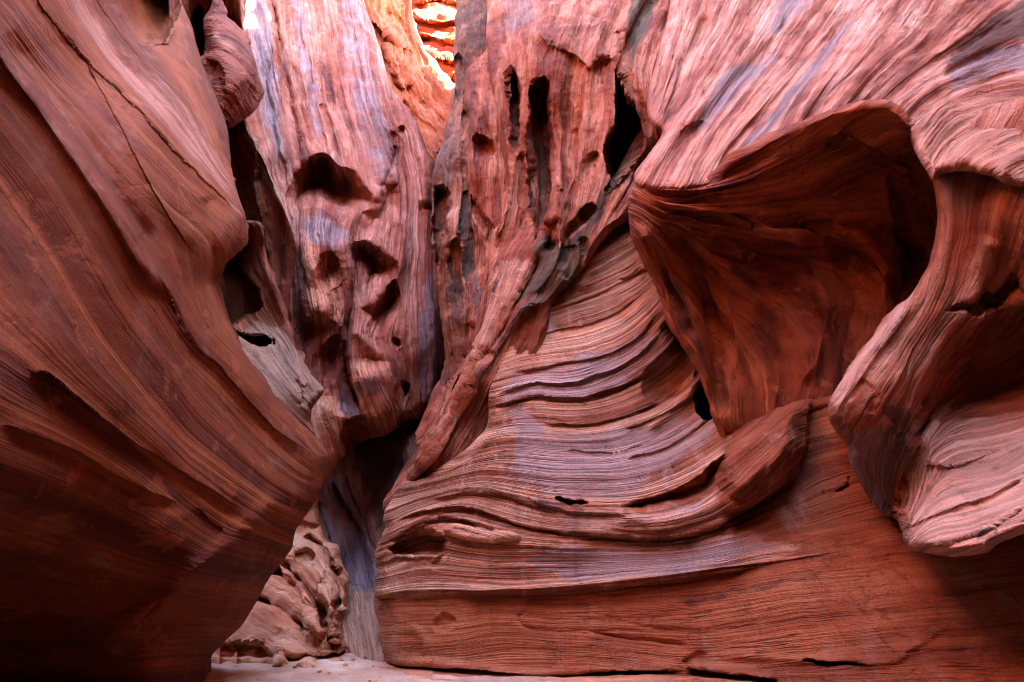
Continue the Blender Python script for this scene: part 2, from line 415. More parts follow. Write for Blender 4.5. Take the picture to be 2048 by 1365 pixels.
# ------------------------------------------------------------ near left wall
near_wall = rock('rock_wall', [(352, -30), (382, 51), (402, 118), (423, 169), (454, 256), (464, 333), (481, 405), (492, 446), (479, 497), (451, 528), (433, 549),
      (428, 566), (441, 600), (461, 651), (487, 700), (515, 742), (543, 778), (564, 812), (615, 857), (650, 898), (658, 916), (649, 957), (628, 1006), (595, 1055),
      (582, 1101), (543, 1152), (518, 1198), (487, 1244), (444, 1290), (423, 1316), (405, 1365), (392, 1440), (385, 1500), (-420, 1500), (-420, -700), (230, -700), (310, -200)],
    [(0, 0, 3.5), (0, 340, 3.55), (0, 682, 3.45), (0, 1000, 3.85), (0, 1365, 6.4), (350, 0, 8.6), (200, 0, 5.6), (300, 150, 6.2), (400, 250, 6.9), (462, 330, 7.2), (485, 440, 6.4), (400, 345, 5.9), (300, 250, 5.1),
     (200, 300, 4.2), (100, 500, 3.85), (300, 600, 4.7), (430, 560, 5.9), (480, 700, 6.2), (200, 1000, 4.6), (350, 900, 5.0), (500, 850, 6.3), (655, 905, 7.9),
     (560, 980, 6.75), (480, 1075, 6.1), (400, 1145, 5.6), (300, 1220, 5.75), (150, 1320, 6.2), (600, 1030, 7.4), (520, 1150, 7.1), (440, 1270, 7.0), (300, 1340, 6.0), (395, 1400, 7.4),
     (-400, 682, 2.6), (-400, 0, 2.6), (-400, 1400, 4.8), (-400, -700, 2.9), (0, -700, 4.2), (250, -700, 7.0), (300, -300, 7.0)],
    [(0, [(355, -30), (400, 130), (450, 270), (466, 345)]),
     (60, [(230, -30), (290, 90), (370, 180), (430, 290), (474, 375)]),
     (120, [(140, -30), (220, 120), (320, 240), (400, 335), (480, 405)]),
     (190, [(50, -30), (130, 85), (200, 160), (330, 300), (420, 395), (488, 452)]),
     (290, [(-30, 60), (50, 175), (150, 315), (220, 420), (300, 560), (380, 680), (450, 740), (560, 850), (640, 930)]),
     (390, [(-30, 250), (100, 420), (200, 590), (300, 740), (400, 860), (500, 950), (590, 1010)]),
     (470, [(-30, 450), (100, 620), (200, 755), (320, 880), (430, 965), (530, 1030)]),
     (540, [(-30, 660), (130, 775), (250, 875), (370, 975), (460, 1045)]),
     (610, [(-30, 830), (200, 940), (340, 1030), (440, 1090), (520, 1110)]),
     (680, [(-30, 970), (200, 1055), (340, 1115), (440, 1140), (520, 1150)]),
     (740, [(-30, 1090), (150, 1135), (360, 1180), (500, 1200)]),
     (800, [(-30, 1220), (200, 1240), (380, 1240), (480, 1240)]),
     (880, [(-30, 1350), (200, 1340), (400, 1330)])],
    feats=[('dent', [(205, -80), (222, 10), (250, 60), (290, 92), (335, 70), (362, 10), (370, -80)], 2.2, 40),
           ('step', [(40, -60), (85, 15), (130, 78), (200, 155), (260, 213), (330, 293), (400, 362), (480, 440)], .08, 80, 40),
           ('groove', [(10, 60), (90, 160), (170, 270), (250, 400), (330, 520)], .16, 35),
           ('ridge', [(-60, 30), (50, 175), (100, 245), (150, 315), (220, 420), (280, 520), (345, 610)], .14, 16),
           ('step', [(170, -40), (230, 60), (310, 160), (390, 260), (450, 370)], 0.066, 48, 11),
           ('step', [(110, 40), (180, 140), (260, 290), (330, 420), (400, 520)], 0.066, 60, 13),
           ('ridge', [(590, 960), (485, 1070), (400, 1143), (310, 1218), (200, 1290), (40, 1360)], .2, 26),
           ('step', [(300, 520), (380, 680), (450, 745), (540, 850), (650, 925)], 0.077, 48, 11),
           ('step', [(60, 730), (150, 800), (260, 880), (390, 960), (500, 1030)], 0.077, 48, 11),
           ('step', [(0, 850), (150, 905), (260, 965), (370, 1010)], 0.066, 42, 9),
           ('step', [(0, 1085), (120, 1125), (250, 1140), (370, 1170)], 0.088, 60, 13),
           ('step', [(400, 1015), (420, 1040), (455, 1062)], 0.039, 26, 6),
           ('groove', [(275, 1245), (300, 1225), (320, 1205)], .06, 5),
           ('step', [(420, 1145), (470, 1150), (510, 1165)], 0.044, 30, 7),
           ('step', [(475, 1100), (495, 1115), (520, 1118)], 0.033, 17, 4),
           ('groove', [(410, 390), (425, 470), (432, 545)], .07, 10),
           ('groove', [(380, 470), (385, 560), (420, 680)], .05, 12)],
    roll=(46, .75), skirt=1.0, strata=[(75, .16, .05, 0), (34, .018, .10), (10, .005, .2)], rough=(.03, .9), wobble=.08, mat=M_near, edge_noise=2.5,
    stains_light=[('p', [(120, -40), (200, 30), (260, 115), (350, 180), (430, 275), (475, 360), (486, 440), (420, 380), (340, 295), (260, 205), (190, 120), (110, 20)], 34, .6), ('p', [(-40, 60), (60, 170), (160, 310), (230, 420), (300, 540), (285, 545), (200, 430), (120, 320), (40, 210), (-40, 120)], 14, .45), ('d', [(-40, 1060), (100, 1080), (250, 1110), (330, 1150), (150, 1160), (-40, 1150)], 40, .5)])  # pale strips put skylight on slope and ridge into the colour
tag(near_wall, 'dark rust red near wall sweeping diagonally up the left side, belly overhanging the sand', 'rock wall')

# ------------------------------------------------------------ knob behind its edge
knob = rock('rock_outcrop', [(436, -20), (444, 26), (462, 46), (487, 77), (508, 113), (519, 164), (518, 200), (505, 226), (472, 251), (451, 258), (430, 240), (395, 180), (392, 120), (408, 106), (410, 77), (407, 40), (418, 20)],
    [(440, 0, 9.6), (480, 100, 9.3), (515, 180, 9.6), (450, 100, 9.0), (450, 180, 8.6), (460, 240, 9.0), (400, 150, 9.0), (420, 60, 9.1), (490, 160, 8.9)],
    [(0, [(410, 40), (440, 30), (470, 60)]), (25, [(408, 75), (440, 62), (480, 85), (508, 115)]), (60, [(405, 115), (440, 95), (480, 130), (515, 175)]), (100, [(430, 160), (465, 150), (495, 190), (505, 220)]), (140, [(440, 200), (470, 240)])],
    feats=[('dent', [(408, 125), (440, 130), (455, 170), (440, 235), (415, 190)], .25, 20), ('groove', [(440, 150), (450, 200), (452, 245)], .1, 6),
           ('groove', [(405, 108), (440, 100), (490, 130)], .06, 5)],
    roll=(26, .6), strata=[(9, .03, .3), (4, .015, .5)], rough=(.04, 1.4), mat=M_fin, edge_noise=1.5, skirt=1.6,
    stains_light=[('p', [(410, 40), (460, 60), (500, 110), (470, 115), (430, 90), (408, 80)], 20, .4)])
tag(knob, 'rounded brown knob of layered rock bulging out beside the pale tall cliff', 'rock outcrop')

# ------------------------------------------------------------ two fins in the dark gap
fin_back = rock('rock_fin', [(340, -300), (478, -300), (484, 0), (490, 75), (492, 160), (493, 240), (515, 290), (535, 335), (565, 400), (582, 440), (594, 485), (592, 540), (585, 600), (588, 670), (595, 740), (570, 790), (480, 740), (400, 640), (350, 400), (340, 100)],
    [(480, 0, 10.8), (420, 0, 11.2), (400, 80, 12.5), (490, 250, 10.2), (565, 400, 9.9), (592, 500, 9.9), (586, 620, 10.0), (480, 350, 11.3), (520, 500, 11.3), (440, 500, 12.0), (540, 700, 10.6), (345, 100, 8.6), (345, 380, 7.9), (395, 620, 7.5), (470, 735, 8.6), (380, -300, 12.5), (478, -300, 13.5), (400, 300, 10.5), (430, 650, 10.5)],
    [(0, [(340, 0), (360, 400), (400, 800)]), (80, [(430, 0), (440, 300), (470, 500), (520, 800)]), (160, [(486, 0), (493, 240), (565, 400), (592, 520), (590, 740)])],
    feats=[('dent', [(395, 10), (408, 30), (408, 110), (395, 120), (380, 60)], 1.2, 10), ('groove', [(455, -20), (470, 60), (480, 130)], .25, 6),
           ('dent', [(520, 300), (560, 410), (585, 480), (578, 560), (545, 560), (525, 450), (510, 370)], .5, 25)],
    roll=(9, .3), strata=[(16, .05, .2), (6, .02, .4)], rough=(.05, 1.0), mat=M_fin, edge_noise=3,
    stains_light=[('v', [(484, 225), (500, 250), (540, 320), (570, 395), (590, 470), (583, 480), (560, 420), (525, 350), (490, 270)], 6, .9),
            ('p', [(440, -40), (484, -40), (488, 70), (470, 60), (450, 10)], 12, .7)])
tag(fin_back, 'thin dark red fin with a pale grey rim, standing against the pale tall cliff', 'rock fin')

fin_front = rock('rock_fin', [(400, 430), (470, 440), (520, 445), (528, 475), (535, 521), (557, 576), (572, 620), (585, 656), (594, 693), (609, 726), (634, 763), (649, 781), (638, 799), (625, 818), (622, 840), (632, 870), (636, 890), (600, 880), (530, 800), (470, 730), (420, 690)],
    [(526, 470, 9.3), (545, 560, 9.3), (590, 690, 9.0), (645, 780, 8.4), (470, 480, 11.2), (440, 560, 11.5), (500, 560, 10.4), (500, 640, 9.6), (560, 655, 9.5), (480, 700, 8.3), (540, 740, 8.3), (600, 800, 8.1), (620, 860, 8.2), (500, 850, 7.8), (405, 560, 8.0), (405, 660, 7.6), (400, 440, 8.4)],
    [(0, [(520, 470), (540, 570), (580, 650), (640, 770)]), (40, [(480, 500), (520, 600), (570, 690), (630, 790)]), (75, [(470, 630), (530, 670), (570, 730), (625, 810)]), (110, [(475, 690), (530, 740), (580, 800), (625, 845)]), (150, [(480, 740), (560, 830), (610, 870)])],
    feats=[('dent', [(420, 545), (452, 520), (490, 545), (515, 585), (520, 622), (490, 632), (462, 655), (435, 620)], 4.0, 16),
           ('dent', [(472, 664), (500, 668), (536, 676), (541, 686), (525, 694), (495, 682)], 1.0, 8),
           ('dent', [(545, 679), (552, 680), (553, 688), (547, 690)], .5, 4),
           ('groove', [(590, 760), (605, 790), (600, 815)], .12, 5), ('groove', [(610, 770), (625, 790)], .1, 4)],
    roll=(14, .45), skirt=.8, strata=[(11, .045, .25), (5, .02, .4)], rough=(.04, 1.2), mat=M_fin, edge_noise=2,
    stains_light=[('v', [(470, 690), (500, 645), (545, 650), (590, 690), (612, 730), (652, 780), (640, 830), (640, 900), (560, 860)], 10, 1.0)])
tag(fin_front, 'lower fin with a grey eroded ledge and a black cave behind the near wall', 'rock fin')

# ------------------------------------------------------------ tall pale wall with hollows
tall = rock('cliff', [(440, -700), (800, -700), (722, -60), (735, 20), (748, 60), (765, 115), (782, 172), (803, 205), (830, 240), (850, 290), (872, 345), (876, 400), (880, 480), (884, 540), (888, 620), (896, 715), (884, 780), (866, 806), (858, 818),
      (841, 830), (836, 838), (815, 843), (799, 847), (793, 858), (768, 872), (738, 878), (706, 893), (692, 920), (667, 945), (645, 966), (600, 1000), (560, 1000), (480, 700), (440, 300)],
    [(490, 0, 14.80), (730, 0, 15.80), (520, 300, 12.70), (690, 280, 12.80), (840, 300, 14.00), (600, 500, 12.10), (690, 460, 12.15), (850, 500, 13.30), (750, 560, 12.40), (640, 650, 12.00), (730, 700, 11.90), (850, 700, 13.30), (878, 740, 14.10), (660, 850, 12.20), (740, 800, 12.40), (770, 865, 13.00), (700, 885, 12.70),
     (840, 810, 13.80), (640, 950, 12.40), (600, -700, 21.80), (790, -700, 22.80), (450, -700, 21.80), (350, 300, 13.60), (350, 900, 13.30)],
    [(0, [(340, -300), (420, 200), (500, 600), (600, 900)]), (80, [(486, -50), (530, 180), (570, 340), (590, 480), (600, 640), (630, 780), (660, 900)]),
     (150, [(560, -50), (600, 200), (630, 310)]), (160, [(640, 440), (655, 540), (680, 640), (670, 740), (700, 880)]), (220, [(650, -50), (690, 200), (730, 350), (740, 400)]),
     (215, [(705, 470), (710, 560), (700, 640), (690, 720), (740, 860)]), (290, [(710, -50), (760, 180), (800, 350), (800, 500), (770, 620), (760, 700), (800, 830)]), (350, [(780, 170), (840, 330), (845, 500), (850, 700), (845, 820)]), (390, [(840, 260), (862, 400), (868, 560), (882, 720)])],
    feats=[('groove', [(500, -60), (522, 60), (540, 180)], .2, 6), ('groove', [(530, -60), (552, 50), (566, 150)], .22, 5), ('groove', [(620, -40), (645, 100), (668, 230)], .2, 5), ('groove', [(690, -40), (712, 90), (738, 230)], .16, 5), ('groove', [(585, 120), (606, 230), (622, 300)], .22, 6), ('groove', [(640, 200), (660, 270), (672, 310)], .2, 5), ('groove', [(740, 100), (765, 220), (778, 300)], .14, 5), ('groove', [(545, 0), (562, 90), (580, 200), (600, 300), (600, 345)], 0.52, 8), ('groove', [(590, 20), (610, 120), (632, 240), (650, 300)], 0.27, 7), ('groove', [(510, 40), (530, 160), (556, 300), (572, 380)], 0.30, 7),
           ('groove', [(660, 100), (690, 220), (715, 320)], 0.15, 6), ('ridge', [(575, 0), (600, 120), (622, 240)], 0.18, 12),
           ('step', [(800, 260), (792, 320), (775, 390)], .3, 30), ('groove', [(790, 290), (775, 350), (762, 380)], 0.30, 5), ('groove', [(805, 250), (798, 320)], 0.30, 5),
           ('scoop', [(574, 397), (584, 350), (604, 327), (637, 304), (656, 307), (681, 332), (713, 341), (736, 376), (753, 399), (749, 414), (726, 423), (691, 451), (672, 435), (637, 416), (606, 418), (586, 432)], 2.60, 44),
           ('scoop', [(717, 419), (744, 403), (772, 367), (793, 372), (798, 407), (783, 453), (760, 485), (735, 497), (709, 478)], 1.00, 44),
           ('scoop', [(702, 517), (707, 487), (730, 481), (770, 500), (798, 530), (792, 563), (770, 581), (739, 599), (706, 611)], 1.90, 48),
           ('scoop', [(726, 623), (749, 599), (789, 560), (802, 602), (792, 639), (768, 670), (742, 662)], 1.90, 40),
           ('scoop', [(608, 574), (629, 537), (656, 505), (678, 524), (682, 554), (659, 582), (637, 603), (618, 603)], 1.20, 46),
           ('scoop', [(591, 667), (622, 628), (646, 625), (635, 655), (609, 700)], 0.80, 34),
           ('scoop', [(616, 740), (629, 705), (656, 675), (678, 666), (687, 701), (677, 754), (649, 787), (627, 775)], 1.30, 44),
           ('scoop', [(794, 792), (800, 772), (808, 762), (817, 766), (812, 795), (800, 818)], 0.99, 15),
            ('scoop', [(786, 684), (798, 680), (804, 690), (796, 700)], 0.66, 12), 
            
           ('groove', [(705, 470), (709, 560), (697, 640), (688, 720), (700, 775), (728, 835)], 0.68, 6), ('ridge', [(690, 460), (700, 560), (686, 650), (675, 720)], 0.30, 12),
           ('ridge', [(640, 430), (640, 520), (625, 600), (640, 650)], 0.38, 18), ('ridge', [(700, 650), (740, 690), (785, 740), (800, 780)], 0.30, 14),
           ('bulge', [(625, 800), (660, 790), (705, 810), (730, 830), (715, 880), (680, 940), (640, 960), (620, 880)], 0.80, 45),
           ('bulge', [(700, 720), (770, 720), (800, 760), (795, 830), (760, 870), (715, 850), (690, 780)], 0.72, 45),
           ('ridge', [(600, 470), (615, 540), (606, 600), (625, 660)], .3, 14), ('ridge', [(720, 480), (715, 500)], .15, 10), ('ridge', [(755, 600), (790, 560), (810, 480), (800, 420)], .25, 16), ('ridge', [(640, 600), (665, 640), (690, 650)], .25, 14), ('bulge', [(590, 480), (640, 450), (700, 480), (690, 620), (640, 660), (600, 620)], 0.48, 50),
           ('step', [(728, 822), (760, 835), (795, 845)], -.0, 20),
           ('ridge', [(838, 230), (850, 320), (846, 420)], 0.38, 14)],
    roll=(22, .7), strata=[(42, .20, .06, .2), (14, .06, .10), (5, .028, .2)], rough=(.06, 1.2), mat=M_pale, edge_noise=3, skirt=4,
    stains_light=[('v', [(482, -60), (520, -60), (545, 60), (560, 180), (575, 330), (545, 300), (505, 160)], 25, .75), ('v', [(565, -60), (600, -60), (640, 200), (640, 290), (610, 200)], 20, .6), ('v', [(660, -60), (720, -60), (770, 180), (800, 330), (760, 380), (720, 320), (680, 150)], 40, .55),
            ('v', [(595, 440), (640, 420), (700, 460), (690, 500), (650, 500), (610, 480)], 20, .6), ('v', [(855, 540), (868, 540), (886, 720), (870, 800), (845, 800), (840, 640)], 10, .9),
            ('v', [(690, 740), (720, 760), (745, 740), (770, 780), (740, 800), (700, 790)], 20, .6), ('v', [(675, 780), (700, 790), (728, 830), (700, 850), (680, 810)], 12, .6), ('p', [(615, 780), (670, 780), (690, 850), (670, 950), (625, 960)], 20, .95), ('p', [(700, 720), (780, 720), (810, 790), (790, 850), (730, 860), (700, 800)], 30, .65), ('p', [(590, 480), (640, 470), (690, 540), (690, 620), (640, 650), (600, 620)], 34, .55),  # pale lobes: missing light painted into the rock colour
            ('d', [(585, 395), (610, 345), (640, 325), (700, 350), (735, 395), (690, 430), (640, 405)], 20, .25)])  # dark patch paints shade into the upper hollow
tag(tall, 'tall pale lavender cliff pitted with dark rounded hollows, left of the narrow gap', 'cliff')

# ------------------------------------------------------------ cliffs far up the gap
cliff_near = rock('cliff', [(640, -520), (840, -520), (822, -60), (824, 20), (834, 60), (852, 100), (876, 132), (906, 168), (985, 230), (985, 460), (850, 420), (760, 330), (640, 150)],
    [(740, 0, 17.5), (820, 0, 19.5), (780, 150, 16.5), (830, 260, 16), (890, 300, 15.5), (850, 120, 18.5), (960, 300, 15.5), (640, -520, 26), (840, -520, 28), (650, 100, 16.5), (900, 420, 15)],
    [(0, [(740, -60), (790, 120), (850, 250), (920, 380)]), (60, [(780, -60), (830, 80), (880, 190), (940, 300)]), (110, [(822, -60), (850, 90), (905, 165)]), (-60, [(690, -60), (760, 230), (850, 360)])],
    feats=[('bulge', [(770, 60), (800, 70), (805, 120), (800, 150), (780, 150), (765, 110)], .5, 14), ('bulge', [(790, 110), (825, 120), (830, 160), (810, 185), (785, 160)], .5, 14), ('groove', [(800, 160), (850, 210), (895, 250)], .3, 7), ('groove', [(830, 130), (870, 190), (905, 225)], .25, 7),
           ('groove', [(760, 20), (800, 40), (825, 90), (850, 130)], .4, 9), ('groove', [(800, 200), (840, 240), (880, 275)], .3, 7), ('step', [(740, 40), (790, 90), (830, 100)], .4, 20)],
    roll=(10, .6), strata=[(14, .16, .2), (6, .07, .4)], rough=(.22, .8), mat=M_far, edge_noise=4, skirt=5)
tag(cliff_near, 'glowing orange blocky cliff seen high through the narrow gap', 'cliff')
cliff_far = rock('cliff', [(700, -300), (1060, -300), (1060, 330), (860, 300), (760, 120)],
    [(840, 0, 26), (910, 0, 26), (870, 100, 24), (900, 180, 22.5), (880, -300, 36), (1060, 0, 26), (1060, 330, 21), (700, 0, 26), (800, 200, 23)],
    [(0, [(760, -20), (870, -5), (1000, -10)]), (60, [(780, 40), (870, 50), (1000, 60)]), (130, [(800, 110), (870, 120), (1000, 140)]), (200, [(820, 180), (900, 190), (1000, 210)]), (-250, [(760, -300), (1000, -300)])],
    feats=[('step', [(815, 30), (860, 45), (930, 40)], .7, 20), ('step', [(820, 70), (860, 75), (930, 90)], .6, 18), ('step', [(825, 10), (870, 0), (930, 12)], .5, 12), ('step', [(840, 105), (880, 120), (930, 130)], .5, 18), ('step', [(850, 140), (890, 155), (930, 160)], .4, 15)],
    roll=None, strata=[(12, .3, .12), (5, .12, .3)], rough=(.3, .5), mat=M_far, edge_noise=4, skirt=5)
tag(cliff_far, 'brightly sunlit terraced cliff at the farthest top of the gap', 'cliff')

# ------------------------------------------------------------ dark column and its neighbour
column = rock('rock_column', [(925, -420), (914, -100), (913, 0), (908, 80), (905, 110), (910, 160), (905, 200), (895, 240), (880, 290), (868, 335), (863, 385), (864, 470), (870, 530), (877, 600), (885, 680), (889, 720), (880, 770), (860, 830), (850, 900), (990, 930), (1060, 600), (1060, -420)],
    [(915, 0, 12.6), (950, 60, 12.0), (905, 200, 12.4), (880, 300, 12.0), (920, 300, 11.4), (868, 400, 12.2), (905, 450, 11.2), (885, 600, 11.8), (915, 620, 11.2), (890, 740, 11.6), (1050, 300, 12.0), (940, -400, 14.5), (1050, -400, 14), (1000, 900, 11), (860, 880, 11.6), (960, 500, 11.2)],
    [(0, [(913, -60), (908, 100), (880, 300), (866, 400), (872, 560), (888, 720)]), (40, [(940, -60), (935, 120), (905, 330), (895, 480), (900, 600), (905, 760)]), (80, [(975, -60), (965, 150), (935, 350), (925, 500), (930, 700), (930, 900)])],
    feats=[('dent', [(866, 375), (892, 372), (897, 395), (885, 480), (875, 540), (866, 480)], 1.0, 10), ('groove', [(897, 390), (890, 460), (880, 560), (885, 640)], .25, 6), ('dent', [(922, 400), (932, 380), (940, 430), (945, 520), (930, 570), (922, 480)], .3, 8),
           ('groove', [(930, 160), (928, 260), (930, 400)], .25, 5), ('dent', [(895, 500), (915, 480), (925, 540), (920, 600), (905, 580)], .25, 10), ('step', [(866, 368), (880, 376), (896, 374)], .2, 12),
           ('groove', [(905, 240), (890, 300), (900, 360)], .15, 6), ('dent', [(906, 115), (918, 110), (930, 150), (922, 210), (908, 180)], .4, 8)],
    roll=(16, .6), strata=[(30, .15, .15, .3), (12, .06, .4), (5, .03, .8)], rough=(.09, 1.5), mat=M_col, edge_noise=4, skirt=4,
    stains_light=[('d', [(905, -60), (978, -60), (975, 100), (940, 140), (915, 210), (905, 150)], 15, .6), ('v', [(922, 380), (945, 400), (948, 520), (930, 580), (920, 480)], 8, .8), ('p', [(895, 420), (925, 400), (920, 480), (900, 520)], 15, .6),
            ('d', [(890, 560), (925, 540), (930, 640), (910, 660)], 15, .6), ('v', [(880, 290), (910, 260), (905, 360), (870, 360)], 12, .6)])
tag(column, 'narrow weathered brown column at the right edge of the bright gap', 'rock column')
col_in = rock('rock_column', [(985, 90), (955, 118), (934, 145), (931, 200), (938, 225), (937, 300), (938, 390), (942, 430), (955, 470), (961, 505), (948, 560), (938, 610), (932, 645), (935, 665), (930, 720), (1040, 720), (1080, 400), (1060, 80)],
    [(960, 130, 11.4), (940, 200, 11.0), (965, 230, 10.6), (965, 290, 10.7), (960, 350, 10.5), (945, 420, 10.9), (975, 450, 10.5), (955, 560, 10.5), (940, 640, 10.5), (985, 600, 10.2), (1050, 300, 10.9), (1050, 120, 11.4), (980, 700, 10.2)],
    [(0, [(935, 150), (938, 300), (945, 440), (945, 560), (932, 650)]), (50, [(970, 130), (980, 230), (975, 350), (975, 480), (965, 640)]), (100, [(1010, 130), (1020, 400), (1010, 640)])],
    feats=[('scoop', [(943, 285), (955, 268), (985, 285), (990, 310), (965, 325), (945, 315)], .35, 14), ('scoop', [(941, 388), (955, 405), (978, 440), (990, 470), (975, 490), (960, 465), (945, 430)], .8, 12), ('groove', [(950, 180), (960, 230), (985, 280)], .12, 6), ('groove', [(935, 645), (950, 660), (960, 690)], .2, 5)],
    roll=(14, .5), strata=[(12, .05, .4), (5, .025, .8)], rough=(.07, 1.5), mat=M_hang, edge_noise=3, skirt=3,
    stains_light=[('v', [(945, 560), (955, 540), (965, 600), (955, 640), (945, 620)], 8, .8), ('d', [(945, 400), (965, 420), (985, 470), (965, 480)], 8, .5)])
tag(col_in, 'pinkish hollowed pillar tucked between the brown column and the fluted wall', 'rock column')

